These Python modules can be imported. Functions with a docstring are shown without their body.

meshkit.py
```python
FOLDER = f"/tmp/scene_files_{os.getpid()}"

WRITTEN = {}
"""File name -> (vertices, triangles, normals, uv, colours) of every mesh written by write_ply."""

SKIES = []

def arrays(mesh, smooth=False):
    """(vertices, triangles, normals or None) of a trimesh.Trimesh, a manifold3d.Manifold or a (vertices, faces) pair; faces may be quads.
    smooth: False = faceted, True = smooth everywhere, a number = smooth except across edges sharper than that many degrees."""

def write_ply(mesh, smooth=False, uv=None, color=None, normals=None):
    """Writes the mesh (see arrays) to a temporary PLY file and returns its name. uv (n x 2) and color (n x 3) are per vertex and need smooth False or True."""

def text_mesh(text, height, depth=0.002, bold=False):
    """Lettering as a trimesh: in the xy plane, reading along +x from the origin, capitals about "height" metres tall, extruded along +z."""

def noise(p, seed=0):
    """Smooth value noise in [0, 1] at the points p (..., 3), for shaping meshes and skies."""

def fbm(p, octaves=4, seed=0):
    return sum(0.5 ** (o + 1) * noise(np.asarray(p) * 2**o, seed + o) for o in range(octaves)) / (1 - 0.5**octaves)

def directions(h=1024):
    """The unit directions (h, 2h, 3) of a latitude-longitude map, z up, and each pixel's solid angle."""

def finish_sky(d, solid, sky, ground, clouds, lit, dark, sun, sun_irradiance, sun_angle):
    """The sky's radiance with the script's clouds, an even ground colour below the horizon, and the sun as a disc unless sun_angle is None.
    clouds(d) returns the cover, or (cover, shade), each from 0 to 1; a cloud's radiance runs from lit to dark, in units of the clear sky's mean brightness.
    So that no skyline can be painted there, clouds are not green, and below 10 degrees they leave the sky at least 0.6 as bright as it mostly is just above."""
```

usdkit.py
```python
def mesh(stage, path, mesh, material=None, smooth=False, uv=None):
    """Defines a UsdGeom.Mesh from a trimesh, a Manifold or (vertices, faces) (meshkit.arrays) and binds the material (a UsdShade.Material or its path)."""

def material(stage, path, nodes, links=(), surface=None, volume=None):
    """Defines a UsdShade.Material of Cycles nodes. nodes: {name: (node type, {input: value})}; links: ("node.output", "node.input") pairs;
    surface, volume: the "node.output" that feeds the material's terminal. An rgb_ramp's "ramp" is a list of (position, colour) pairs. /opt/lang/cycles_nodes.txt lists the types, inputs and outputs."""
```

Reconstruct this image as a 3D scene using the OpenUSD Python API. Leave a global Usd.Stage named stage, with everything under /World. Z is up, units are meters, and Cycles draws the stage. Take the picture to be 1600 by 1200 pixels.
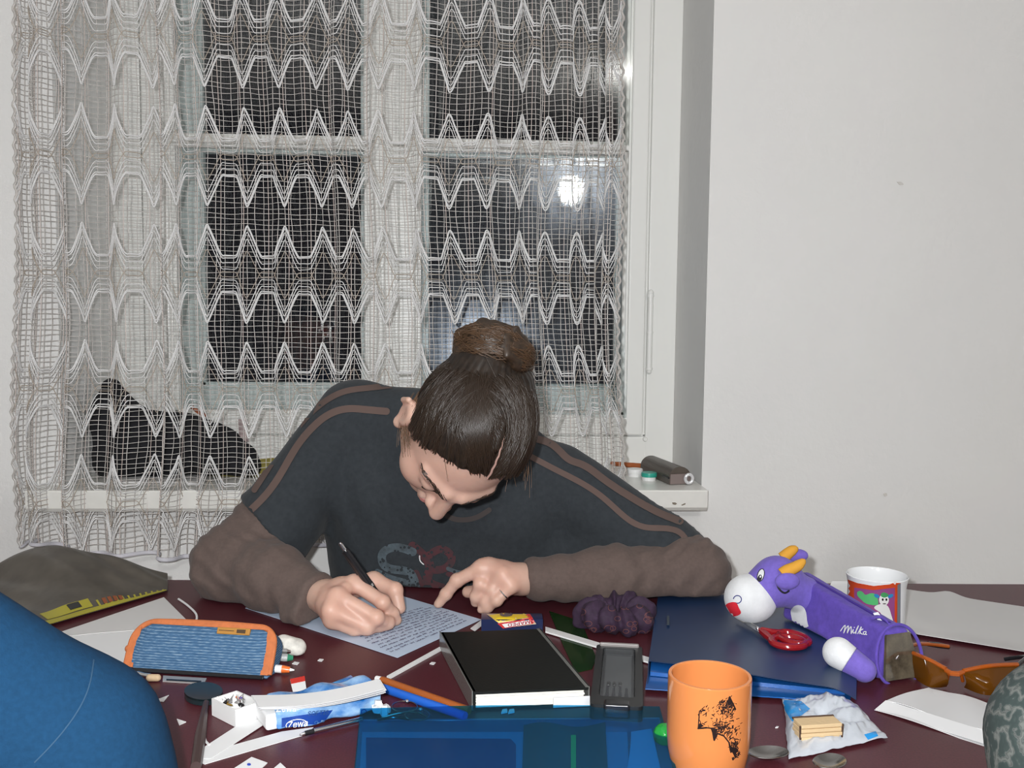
import math, numpy as np, trimesh, usdkit, meshkit
from pxr import Usd, UsdGeom, UsdLux, UsdShade, Gf, Sdf, Vt
import manifold3d as m3
import shapely
from shapely.geometry import Polygon, LineString, MultiPolygon
from shapely.ops import unary_union

stage = Usd.Stage.CreateInMemory()
UsdGeom.SetStageUpAxis(stage, 'Z'); UsdGeom.SetStageMetersPerUnit(stage, 1.0)
UsdGeom.Xform.Define(stage, '/World'); UsdGeom.Scope.Define(stage, '/World/Looks')

# ------------------------------------------------------------------ camera, lights, exposure
F_PX, CAM = 1556.0, np.array([0, 0, 1.22])
PITCH, YAW, ROLL = math.radians(4.7), math.radians(3.4), math.radians(0.61)
EXPOSURE, FLASH, LAMP = 2.55, 2000.0, 48.0
FWD_H = np.array([math.sin(YAW), math.cos(YAW), 0.0])
FWD = FWD_H * math.cos(PITCH) + np.array([0, 0, -math.sin(PITCH)])
_R = np.cross(FWD, [0, 0, 1.0]); _R /= np.linalg.norm(_R); _U = np.cross(_R, FWD)
RIGHT = _R * math.cos(ROLL) + _U * math.sin(ROLL)
UP = _U * math.cos(ROLL) - _R * math.sin(ROLL)
cam = UsdGeom.Camera.Define(stage, '/World/camera')
cam.CreateHorizontalApertureAttr(36.0); cam.CreateVerticalApertureAttr(27.0)
cam.CreateFocalLengthAttr(36.0 * F_PX / 1600); cam.CreateClippingRangeAttr((0.03, 100.0))
cam.CreateExposureAttr(EXPOSURE)
_m = np.eye(4); _m[0, :3], _m[1, :3], _m[2, :3], _m[3, :3] = RIGHT, UP, -FWD, CAM
cam.AddTransformOp().Set(Gf.Matrix4d(_m.tolist()))

# ------------------------------------------------------------------ picture -> place
def ray(px, py):
    d = FWD + RIGHT * ((px - 800) / F_PX) - UP * ((py - 600) / F_PX)
    return d
def P(px, py, D):                    # the point of that pixel's ray at horizontal distance D ahead of the camera
    d = ray(px, py); return CAM + d * (D / d.dot(FWD_H))
def T(px, py, z=0.75):               # where the ray meets the height z
    d = ray(px, py); return CAM + d * ((z - CAM[2]) / d[2])
def Y(px, py, y):                    # where the ray meets the plane y
    d = ray(px, py); return CAM + d * (y / d[1])
def project(v):
    q = np.asarray(v) - CAM; z = q @ FWD
    return np.stack([800 + F_PX * (q @ RIGHT) / z, 600 - F_PX * (q @ UP) / z], -1), z


def light(name, pos, radius, power, color):
    l = UsdLux.SphereLight.Define(stage, '/World/' + name)
    l.CreateRadiusAttr(radius); l.CreateIntensityAttr(power); l.CreateColorAttr(Gf.Vec3f(*color))
    l.AddTranslateOp().Set(Gf.Vec3d(*map(float, pos)))
    return l
# the camera's flash, a few centimetres up and left of the lens, and the room's hanging lamp behind the camera,
# which is seen mirrored in the lower right window pane
light('flash_light', CAM + RIGHT * -0.045 + UP * 0.040 - FWD * 0.01, 0.013, FLASH, (0.96, 0.98, 1.0))
PANE_N = ray(772, 562); PANE_N = PANE_N / PANE_N[1]
_c = np.array([0.1, 2.226, 1.4]); _n = PANE_N / np.linalg.norm(PANE_N)
_q = CAM + ray(893, 292) / np.linalg.norm(ray(893, 292)) * 6.5
LAMP_POS = _q - 2 * (_q - _c).dot(_n) * _n
light('room_lamp', LAMP_POS, 0.078, LAMP, (1.0, 0.98, 0.95))
dome = UsdLux.DomeLight.Define(stage, '/World/night_sky'); dome.CreateIntensityAttr(0.0006); dome.CreateColorAttr(Gf.Vec3f(0.4, 0.5, 0.8))

# ------------------------------------------------------------------ materials
LOOKS = {}
def mat(name, col, rough=0.5, noise=None, bump=None, col2=None, stretch=(1, 1, 1), **kw):
    if name in LOOKS: return LOOKS[name]
    p = {'base_color': col, 'roughness': rough, **kw}
    nodes, links = {'p': ('principled_bsdf', p)}, []
    if noise or bump:
        nodes['tc'] = ('texture_coordinate', {})
        nodes['mp'] = ('mapping', {'scale': stretch})
        links.append(('tc.object', 'mp.vector'))
    if noise:
        sc, am = noise
        nodes['n'] = ('noise_texture', {'scale': sc, 'detail': 4.0, 'roughness': 0.6})
        c2 = col2 or tuple(min(1, c * (1 + am)) for c in col)
        c1 = tuple(c * (1 - am) for c in col) if col2 is None else col
        nodes['r'] = ('rgb_ramp', {'ramp': [(0.3, c1), (0.7, c2)]})
        links += [('mp.vector', 'n.vector'), ('n.fac', 'r.fac'), ('r.color', 'p.base_color')]
    if bump:
        sc, st, di = bump
        nodes['bn'] = ('noise_texture', {'scale': sc, 'detail': 3.0})
        nodes['b'] = ('bump', {'strength': st, 'distance': di})
        links += [('mp.vector', 'bn.vector'), ('bn.fac', 'b.height'), ('b.normal', 'p.normal')]
    LOOKS[name] = usdkit.material(stage, '/World/Looks/' + name, nodes, links, surface='p.BSDF')
    return LOOKS[name]
def tinted_film(name, tint, clear, rough=0.1):      # thin coloured plastic one can see through
    if name in LOOKS: return LOOKS[name]
    LOOKS[name] = usdkit.material(stage, '/World/Looks/' + name, {
        't': ('transparent_bsdf', {'color': tint}), 'd': ('principled_bsdf', {'base_color': tuple(c * .45 for c in tint), 'roughness': rough}),
        'm': ('mix_closure', {'fac': 1 - clear})}, [('t.BSDF', 'm.closure1'), ('d.BSDF', 'm.closure2')], surface='m.closure')
    return LOOKS[name]
def pane_glass(name, tint, haze, rough=0.2):
    LOOKS[name] = usdkit.material(stage, '/World/Looks/' + name, {
        't': ('transparent_bsdf', {'color': tint}), 'g': ('glossy_bsdf', {'color': (1, 1, 1), 'roughness': 0.02}),
        'h': ('glossy_bsdf', {'color': (0.75, 0.85, 1.0), 'roughness': rough}), 'f': ('fresnel', {'IOR': 1.5}),
        'mh': ('mix_closure', {'fac': haze}), 'm': ('mix_closure', {})},
        [('g.BSDF', 'mh.closure1'), ('h.BSDF', 'mh.closure2'), ('f.fac', 'm.fac'), ('t.BSDF', 'm.closure1'), ('mh.closure', 'm.closure2')], surface='m.closure')
    return LOOKS[name]

# ------------------------------------------------------------------ prims
USED = {}
def numbered(parent, name):
    k = USED.get((parent, name), -1) + 1; USED[(parent, name)] = k
    return name if k == 0 else f'{name}_{k:03d}'
def tag(prim, label=None, cat=None, group=None, kind=None):
    for k, v in (('label', label), ('category', cat), ('group', group), ('kind', kind)):
        if v: prim.SetCustomDataByKey(k, v)
class Thing:
    def __init__(s, name, label=None, cat=None, loc=(0, 0, 0), group=None, kind=None):
        s.path = '/World/' + numbered('/World', name); s.loc = np.array(loc, float)
        x = UsdGeom.Xform.Define(stage, s.path); x.AddTranslateOp().Set(Gf.Vec3d(*s.loc.tolist()))
        s.prim = x.GetPrim(); tag(s.prim, label, cat, group, kind)
    def part(s, name, mesh, m, smooth=35, label=None, parent=None, kind=None):
        par = parent or s.path
        path = par + '/' + numbered(par, name)
        v, f = arr(mesh)
        g = usdkit.mesh(stage, path, trimesh.Trimesh(v - s.loc, f, process=False), m, smooth=smooth)
        tag(g.GetPrim(), label, kind=kind)
        return path
    def curves(s, name, lines, widths, m, label=None, parent=None, kind=None):
        par = parent or s.path
        path = par + '/' + numbered(par, name)
        c = UsdGeom.BasisCurves.Define(stage, path)
        c.CreateTypeAttr('linear'); c.CreateWrapAttr('nonperiodic')
        pts = np.vstack(lines) - s.loc
        c.CreatePointsAttr(Vt.Vec3fArray.FromNumpy(pts.astype(np.float32)))
        c.CreateCurveVertexCountsAttr(Vt.IntArray.FromNumpy(np.array([len(l) for l in lines], np.int32)))
        w = np.concatenate([np.broadcast_to(widths[i] if isinstance(widths, (list, tuple)) else widths, (len(l),)) for i, l in enumerate(lines)])
        c.CreateWidthsAttr(Vt.FloatArray.FromNumpy(w.astype(np.float32))); c.SetWidthsInterpolation('vertex')
        UsdShade.MaterialBindingAPI.Apply(c.GetPrim()).Bind(m)
        tag(c.GetPrim(), label, kind=kind)
        return path
def solo(name, label, cat, mesh, m, smooth=35, group=None, kind=None, loc=None):
    v, f = arr(mesh); loc = np.array([*v.mean(0)[:2], v[:, 2].min()]) if loc is None else np.array(loc, float)
    path = '/World/' + numbered('/World', name)
    g = usdkit.mesh(stage, path, trimesh.Trimesh(v - loc, f, process=False), m, smooth=smooth)
    g.AddTranslateOp().Set(Gf.Vec3d(*loc.tolist())); tag(g.GetPrim(), label, cat, group, kind)
    return path

# ------------------------------------------------------------------ mesh helpers
def arr(m):
    if isinstance(m, (list,)): m = trimesh.util.concatenate([trimesh.Trimesh(*arr(x), process=False) for x in m])
    if isinstance(m, tuple): return np.asarray(m[0], float), np.asarray(m[1], int)
    if hasattr(m, 'to_mesh'):
        q = m.to_mesh(); return np.array(q.vert_properties[:, :3], float), np.array(q.tri_verts, int)
    return np.array(m.vertices, float), np.array(m.faces, int)
def tm(m): return trimesh.Trimesh(*arr(m), process=False)
def box(x0, x1, y0, y1, z0, z1, r=0.0, seg=3):
    if r <= 0:
        b = trimesh.creation.box([x1 - x0, y1 - y0, z1 - z0]); b.apply_translation([(x0 + x1) / 2, (y0 + y1) / 2, (z0 + z1) / 2]); return b
    s = m3.Manifold.sphere(r, 4 * seg)
    return tm(m3.Manifold.batch_hull([s.translate((x, y, z)) for x in (x0 + r, x1 - r) for y in (y0 + r, y1 - r) for z in (z0 + r, z1 - r)]))
def frame(mesh, o, x, y, z=None):
    """local -> world, axes x, y (z their cross product)"""
    x = np.array(x, float); x /= np.linalg.norm(x); y = np.array(y, float); y -= x * x.dot(y); y /= np.linalg.norm(y)
    z = np.cross(x, y); v, f = arr(mesh)
    return trimesh.Trimesh(np.array(o) + v[:, :1] * x + v[:, 1:2] * y + v[:, 2:3] * z, f, process=False)
def lathe(profile, seg=64):
    p = np.array(profile, float); a = np.arange(seg) * 2 * np.pi / seg
    v = np.stack([p[:, None, 0] * np.cos(a), p[:, None, 0] * np.sin(a), np.broadcast_to(p[:, None, 1], (len(p), seg))], -1).reshape(-1, 3)
    i, j = np.meshgrid(np.arange(len(p) - 1), np.arange(seg), indexing='ij')
    a0, a1, b0, b1 = i * seg + j, i * seg + (j + 1) % seg, (i + 1) * seg + j, (i + 1) * seg + (j + 1) % seg
    f = np.vstack([np.stack([a0, a1, b1], -1).reshape(-1, 3), np.stack([a0, b1, b0], -1).reshape(-1, 3)])
    return trimesh.Trimesh(v, f, process=False)
def tube(pts, r, sides=8, closed=False, flat=1.0):
    p = np.asarray(pts, float); n = len(p); r = np.broadcast_to(r, (n,))
    t = np.gradient(p, axis=0) if not closed else np.roll(p, -1, 0) - np.roll(p, 1, 0)
    t /= np.linalg.norm(t, axis=1, keepdims=True) + 1e-12
    a = np.cross(t[0], [0, 0, 1.0] if abs(t[0][2]) < 0.9 else [1.0, 0, 0]); A = []
    for k in range(n):
        a = a - t[k] * a.dot(t[k]); a /= np.linalg.norm(a) + 1e-12; A.append(a)
    A = np.array(A); B = np.cross(t, A); g = np.arange(sides) * 2 * np.pi / sides
    v = p[:, None] + r[:, None, None] * (np.cos(g)[None, :, None] * A[:, None] + flat * np.sin(g)[None, :, None] * B[:, None])
    v = v.reshape(-1, 3); m = n if closed else n - 1; f = []
    i, j = np.meshgrid(np.arange(m), np.arange(sides), indexing='ij'); i2 = (i + 1) % n
    a0, a1, b0, b1 = i * sides + j, i * sides + (j + 1) % sides, i2 * sides + j, i2 * sides + (j + 1) % sides
    f = [np.stack([a0, a1, b1], -1).reshape(-1, 3), np.stack([a0, b1, b0], -1).reshape(-1, 3)]
    if not closed:
        k = len(v); v = np.vstack([v, p[0], p[-1]]); q = np.arange(sides)
        f += [np.stack([np.full(sides, k), (q + 1) % sides, q], -1), np.stack([np.full(sides, k + 1), (n - 1) * sides + q, (n - 1) * sides + (q + 1) % sides], -1)]
    return trimesh.Trimesh(v, np.vstack(f), process=False)
def spline(pts, n=40, closed=False):
    from scipy.interpolate import CubicSpline
    p = np.asarray(pts, float)
    if closed: p = np.vstack([p, p[:1]])
    d = np.r_[0, np.cumsum(np.linalg.norm(np.diff(p, axis=0), axis=1))]
    cs = CubicSpline(d, p, bc_type='periodic' if closed else 'natural')
    return cs(np.linspace(0, d[-1], n + (1 if closed else 0)))[: n]
def polymesh(poly, size=None):
    from scipy.spatial import Delaunay
    out = []
    for g in getattr(poly, 'geoms', [poly]):
        if g.is_empty or g.area < 1e-12: continue
        if size is None: v, f = trimesh.creation.triangulate_polygon(g, engine='earcut')
        else:
            s = shapely.segmentize(g, size); rings = [s.exterior, *s.interiors]
            pts = [np.array(r.coords)[:-1] for r in rings]
            x0, y0, x1, y1 = g.bounds
            gx, gy = np.meshgrid(np.arange(x0 + size / 2, x1, size), np.arange(y0 + size / 2, y1, size * .87)); gx = gx + (np.arange(gx.shape[0]) % 2)[:, None] * size / 2
            q = np.stack([gx.ravel(), gy.ravel()], 1)
            if len(q):
                inner = g.buffer(-size * .35); q = q[shapely.contains_xy(inner, q[:, 0], q[:, 1])] if not inner.is_empty else q[:0]
            v = np.unique(np.vstack(pts + [q]).round(9), axis=0)
            if len(v) < 3: continue
            f = Delaunay(v).simplices; c = v[f].mean(1); f = f[shapely.contains_xy(g, c[:, 0], c[:, 1])]
        out.append((np.asarray(v, float), np.asarray(f, int)))
    n, V, Fs = 0, [], []
    for v, f in out: V.append(v); Fs.append(f + n); n += len(v)
    return np.vstack(V), np.vstack(Fs)
def prism(poly, z0, z1):
    m = [trimesh.creation.extrude_polygon(g, z1 - z0, engine='earcut') for g in getattr(poly, 'geoms', [poly])]
    m = trimesh.util.concatenate(m); m.apply_translation([0, 0, z0]); return m
def slab(pxs, z0=0.75, th=0.0006, z1=None):
    """a flat piece on the table whose outline is seen at these pixels"""
    return prism(Polygon([T(x, y, z0)[:2] for x, y in pxs]).buffer(0), z0 + 0.0002, (z0 + th + 0.0002))
def sheet(fn, nu, nv, th=0.0006):
    """thickened surface fn(u, v) -> (N,3), u and v in 0..1"""
    u, v = np.meshgrid(np.linspace(0, 1, nu), np.linspace(0, 1, nv), indexing='ij')
    p = fn(u.ravel(), v.ravel()); q = p.reshape(nu, nv, 3)
    n = np.cross(np.gradient(q, axis=0), np.gradient(q, axis=1)).reshape(-1, 3); n /= np.linalg.norm(n, axis=1, keepdims=True) + 1e-12
    if n[:, 2].mean() < 0: n = -n
    V = np.vstack([p, p - n * th]); N = nu * nv
    i, j = np.meshgrid(np.arange(nu - 1), np.arange(nv - 1), indexing='ij')
    a, b, c, d = i * nv + j, (i + 1) * nv + j, (i + 1) * nv + j + 1, i * nv + j + 1
    f = np.vstack([np.stack([a, b, c], -1).reshape(-1, 3), np.stack([a, c, d], -1).reshape(-1, 3)])
    rim = np.r_[np.arange(nv), np.arange(1, nu) * nv + nv - 1, (nu - 1) * nv + np.arange(nv - 2, -1, -1), np.arange(nu - 2, 0, -1) * nv]
    r2 = np.roll(rim, -1)
    s = np.vstack([np.stack([rim, rim + N, r2], -1), np.stack([r2, rim + N, r2 + N], -1)])
    m = trimesh.Trimesh(V, np.vstack([f, f[:, ::-1] + N, s]), process=False)
    if m.volume < 0: m.invert()
    return m
def quad4(a, b, c, d):
    """bilinear patch: a(0,0) b(1,0) c(1,1) d(0,1)"""
    a, b, c, d = map(np.asarray, (a, b, c, d))
    return lambda u, v: (a * ((1 - u) * (1 - v))[:, None] + b * (u * (1 - v))[:, None] + c * (u * v)[:, None] + d * ((1 - u) * v)[:, None])

# signed distances and their surface
def smin(a, b, k):
    h = np.maximum(k - np.abs(a - b), 0) / k; return np.minimum(a, b) - h * h * k * 0.25
def smax(a, b, k): return -smin(-a, -b, k)
def cone(p, a, b, ra, rb):
    a = np.asarray(a, np.float32); ab = np.asarray(b, np.float32) - a; q = p - a
    t = np.clip(q @ ab / max(ab @ ab, 1e-12), 0, 1)
    return np.linalg.norm(q - t[:, None] * ab, axis=1) - (ra + (rb - ra) * t)
def ball(p, c, r): return np.linalg.norm(p - np.asarray(c, np.float32), axis=1) - r
def ell(p, c, r, R=None):
    q = p - np.asarray(c, np.float32)
    if R is not None: q = q @ np.asarray(R, np.float32)      # columns of R: the ellipsoid's axes
    r = np.asarray(r, np.float32); k0 = np.linalg.norm(q / r, axis=1); k1 = np.linalg.norm(q / (r * r), axis=1)
    return k0 * (k0 - 1) / np.maximum(k1, 1e-9)
def surf(fn, lo, hi, h):
    """naive surface nets of fn < 0"""
    lo, hi = np.asarray(lo, float), np.asarray(hi, float); n = np.ceil((hi - lo) / h).astype(int) + 1
    ax = [lo[k] + h * np.arange(n[k]) for k in range(3)]
    V = np.empty(n, np.float32)
    for i0 in range(0, n[0], 24):
        g = np.stack(np.meshgrid(ax[0][i0:i0 + 24], ax[1], ax[2], indexing='ij'), -1).reshape(-1, 3).astype(np.float32)
        V[i0:i0 + 24] = fn(g).reshape(-1, n[1], n[2])
    V[0], V[-1], V[:, 0], V[:, -1], V[:, :, 0], V[:, :, -1] = [np.maximum(x, 1e-4) for x in (V[0], V[-1], V[:, 0], V[:, -1], V[:, :, 0], V[:, :, -1])]
    S = V < 0; acc = np.zeros((*(n - 1), 3), np.float32); cnt = np.zeros(n - 1, np.float32)
    c = [slice(0, -1), slice(1, None)]
    for d in range(3):
        o = [k for k in range(3) if k != d]
        for b0 in (0, 1):
            for b1 in (0, 1):
                i, j = [None] * 3, [None] * 3
                i[d], j[d] = c[0], c[1]; i[o[0]] = j[o[0]] = c[b0]; i[o[1]] = j[o[1]] = c[b1]
                va, vb = V[tuple(i)], V[tuple(j)]; x = (va < 0) != (vb < 0)
                t = np.where(x, va / np.where(x, va - vb, 1), 0)
                acc[..., d] += np.where(x, t, 0); acc[..., o[0]] += x * b0; acc[..., o[1]] += x * b1; cnt += x
    on = cnt > 0; idx = np.full(n - 1, -1); idx[on] = np.arange(on.sum())
    cell = np.argwhere(on); verts = lo + h * (cell + acc[on] / cnt[on][:, None])
    F = []
    for d in range(3):
        o = [(d + 1) % 3, (d + 2) % 3]
        i = [slice(1, -1)] * 3; i[d] = slice(0, -1); j = list(i); j[d] = slice(1, None)
        sa, sb = S[tuple(i)], S[tuple(j)]; e = np.argwhere(sa != sb)
        if not len(e): continue
        flip = sa[tuple(e.T)]; e = e.copy(); e[:, o[0]] += 1; e[:, o[1]] += 1
        def cc(du, dv):
            q = e.copy(); q[:, o[0]] += du; q[:, o[1]] += dv; return idx[tuple(q.T)]
        q = np.stack([cc(-1, -1), cc(0, -1), cc(0, 0), cc(-1, 0)], -1)
        q = np.where(flip[:, None], q, q[:, ::-1])
        F += [q[:, [0, 1, 2]], q[:, [0, 2, 3]]]
    F = np.vstack(F); F = F[(F >= 0).all(1)]
    return trimesh.Trimesh(verts, F, process=False)

# flat print and stitching that follows a surface: outlines in picture pixels are cast once onto the real surface
def cast(px, mesh, lift=0.0008):
    V, Fc = arr(mesh); pv, pz = project(V)
    tri = pv[Fc]; lo, hi = px.min(0) - 2, px.max(0) + 2
    keep = (tri.max(1) >= lo).all(1) & (tri.min(1) <= hi).all(1) & (pz[Fc].min(1) > 0.02)
    Fk = Fc[keep]; A, B, C = V[Fk[:, 0]], V[Fk[:, 1]], V[Fk[:, 2]]; e1, e2 = B - A, C - A
    nrm = np.cross(e1, e2); nrm /= np.linalg.norm(nrm, axis=1, keepdims=True) + 1e-15
    pts, ok = np.zeros((len(px), 3)), np.zeros(len(px), bool)
    tlo, thi = tri[keep].min(1) - .5, tri[keep].max(1) + .5
    for k, (x, y) in enumerate(px):
        s = np.nonzero((tlo[:, 0] <= x) & (thi[:, 0] >= x) & (tlo[:, 1] <= y) & (thi[:, 1] >= y))[0]
        if not len(s): continue
        d = ray(x, y); h = np.cross(d, e2[s]); det = (e1[s] * h).sum(1); det = np.where(np.abs(det) < 1e-15, 1e-15, det)
        q = CAM - A[s]; u = (q * h).sum(1) / det; qq = np.cross(q, e1[s]); w = (qq @ d) / det; t = (e2[s] * qq).sum(1) / det
        g = (u > -1e-3) & (w > -1e-3) & (u + w < 1.001) & (t > 0)
        if not g.any(): continue
        b = np.argmin(np.where(g, t, 1e9)); n = nrm[s[b]]
        if n @ d > 0: n = -n
        n = n - d / np.linalg.norm(d) * 0.6; n /= np.linalg.norm(n)
        pts[k], ok[k] = CAM + d * t[b] + n * lift, True
    return pts, ok
def decal(poly, mesh, size=8, lift=0.0008):
    v, f = polymesh(poly, size); p, ok = cast(v, mesh, lift)
    f = f[ok[f].all(1)]
    e = np.stack([np.linalg.norm(p[f[:, k]] - p[f[:, k - 1]], axis=1) for k in range(3)], 1).max(1)
    f = f[e < max(6 * np.median(e), 0.004)] if len(f) else f
    n = np.cross(p[f[:, 1]] - p[f[:, 0]], p[f[:, 2]] - p[f[:, 0]]); bad = (n * (p[f[:, 0]] - CAM)).sum(1) > 0
    f[bad] = f[bad][:, ::-1]
    m = trimesh.Trimesh(p, f, process=False); m.merge_vertices(digits_vertex=6); m.remove_unreferenced_vertices(); return m
def pieces(m, least=6):
    if not len(m.faces): return []
    return sorted([q for q in m.split(only_watertight=False) if len(q.faces) >= least], key=lambda q: -q.area)
def stroke(pts, w): return LineString(pts).buffer(w / 2, cap_style=1)

# ================================================================== the room
YW, YF, YO = 1.95, 2.20, 2.33           # wall face, inner window frame, outer sash
M_wall = mat('plaster', (0.735, 0.73, 0.715), 0.85, noise=(3.0, 0.02), bump=(55, 0.22, 0.004))
M_frame = mat('window_paint', (0.80, 0.80, 0.77), 0.35, bump=(30, 0.15, 0.002))
M_outer = mat('outer_paint', (0.70, 0.745, 0.74), 0.4)
M_sill = mat('sill_paint', (0.74, 0.73, 0.69), 0.25, noise=(14, 0.05), bump=(40, 0.15, 0.002))
xl0, xr0 = Y(86, 300, YW)[0], Y(1107.5, 330, YW)[0]
xl1, xr1 = Y(178, 300, YF)[0], Y(1060, 330, YF)[0]
zs = P(1050, 766, 1.915)[2]             # sill top
Z_TOP, Z_CEIL = 2.25, 2.65
hole = m3.Manifold.hull_points(np.array([(x, y, z) for z in (zs - 0.03, Z_TOP) for x, y in ((xl0, YW - .001), (xr0, YW - .001), (xl1, YF), (xr1, YF))]))
hole2 = m3.Manifold.cube((xr1 - xl1, .5, Z_TOP - zs + 0.03)).translate((xl1, YF - .001, zs - 0.03))
wall = m3.Manifold.cube((5.2, 0.5, Z_CEIL)).translate((-2.4, YW, 0)) - hole - hole2
w = solo('wall_back', 'white plastered wall around the window', 'wall', tm(wall), M_wall, smooth=20, kind='structure', loc=(0, YW, 0))
solo('wall_left', 'plain white left wall of the room', 'wall', box(-2.5, -2.4, -3.2, YW + .5, 0, Z_CEIL), M_wall, kind='structure')
solo('wall_right', 'plain white right wall of the room', 'wall', box(2.8, 2.9, -3.2, YW + .5, 0, Z_CEIL), M_wall, kind='structure')
solo('wall_behind', 'dark panelled wall behind the camera', 'wall', box(-2.5, 2.9, -3.3, -3.2, 0, Z_CEIL), mat('dark_panelling', (0.045, 0.03, 0.022), 0.7, noise=(5, 0.2)), kind='structure')
solo('ceiling', 'plain white ceiling', 'ceiling', box(-2.5, 2.9, -3.3, YW + .5, Z_CEIL, Z_CEIL + .1), M_wall, kind='structure')
solo('floor', 'dark brown wooden floor', 'floor', box(-2.5, 2.9, -3.3, YW + .5, -0.1, 0), mat('floor_wood', (0.10, 0.05, 0.028), 0.4, noise=(6, 0.3), stretch=(1, 8, 1)), kind='structure')

# window: frame, two inner sashes, two outer sashes, glass
W = Thing('window_1', 'white painted double casement window with glazing bars, black night behind', 'window', (0, YF, zs), kind='structure')
X = lambda px, y=YF: Y(px, 330, y)[0]
zf = lambda py, y=YF, px=1000: Y(px, py, y)[2]
z_fb, z_sb, z_gb = zf(722), zf(680), zf(652)       # frame bottom, sash bottom, glass bottom
zb0, zb1 = zf(238), zf(224)
z_top = Z_TOP
fr = [box(xl1 - .002, X(222), YF, YF + .09, zs - .01, z_top, .003), box(X(1015.5), xr1 + .002, YF, YF + .09, zs - .01, z_top, .003),
      box(xl1, xr1, YF + .001, YF + .09, z_top - .05, z_top), box(xl1, xr1, YF + .001, YF + .09, zs - .01, z_sb - .003, .003)]
fr += [box(X(222) - .004, X(222) + .008, YF + .009, YF + .03, z_sb, z_top - .05), box(X(1012) - .006, X(1015) + .004, YF + .009, YF + .03, z_sb, z_top - .05), box(X(222), X(1013), YF + .007, YF + .03, z_sb - .006, z_sb + .004)]
W.part('window_frame', fr, M_frame, smooth=False)
def sash(xa, xb, y0, y1, wl, wr, rail_b, m, name, zb):
    fs = .004
    ms = [box(xa, xa + wl, y0, y1, zb, z_top - .055, fs), box(xb - wr, xb, y0, y1, zb, z_top - .055, fs),
          box(xa + .001, xb - .001, y0 + .001, y1, zb, rail_b, fs), box(xa + .001, xb - .001, y0 + .001, y1, z_top - .12, z_top - .055, fs)]
    W.part(name, ms, m, smooth=False)
    gx0, gx1 = xa + wl, xb - wr
    mo = [box(gx0 - .001, gx0 + .012, y0 + .014, y1 - .004, rail_b, z_top - .12, .002), box(gx1 - .012, gx1 + .001, y0 + .014, y1 - .004, rail_b, z_top - .12, .002),
          box(gx0, gx1, y0 + .014, y1 - .004, rail_b - .001, rail_b + .012, .002),
          box(gx0 - .001, gx0 + .005, y0 + .006, y1 - .004, rail_b, z_top - .12, .002), box(gx1 - .005, gx1 + .001, y0 + .006, y1 - .004, rail_b, z_top - .12, .002),
          box(gx0, gx1, y0 + .006, y1 - .004, rail_b - .001, rail_b + .005, .002)]
    W.part('sash_moulding', mo, m, smooth=False)
    return gx0, gx1
mid0, mid1 = X(577), X(648)
xm = (mid0 + mid1) / 2
si, so = [], []
si.append(sash(X(222) + .002, xm - .002, YF - .004, YF + .045, X(262) - X(222), xm - .002 - mid0, z_gb, M_frame, 'inner_sash', z_sb))
si.append(sash(xm + .002, X(1012) - .001, YF - .004, YF + .045, mid1 - xm, X(1012) - X(985), z_gb, M_frame, 'inner_sash', z_sb))
W.part('astragal', box(xm - .017, xm + .017, YF - .018, YF - .003, z_sb, z_top - .06, .005), M_frame)
XO = lambda px: Y(px, 330, YO)[0]
zo = zf(606, YO, 440)
so.append(sash(XO(262), XO(590), YO, YO + .045, XO(308) - XO(262), XO(590) - XO(571) , zo, M_outer, 'outer_sash', zo - .055))
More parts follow.
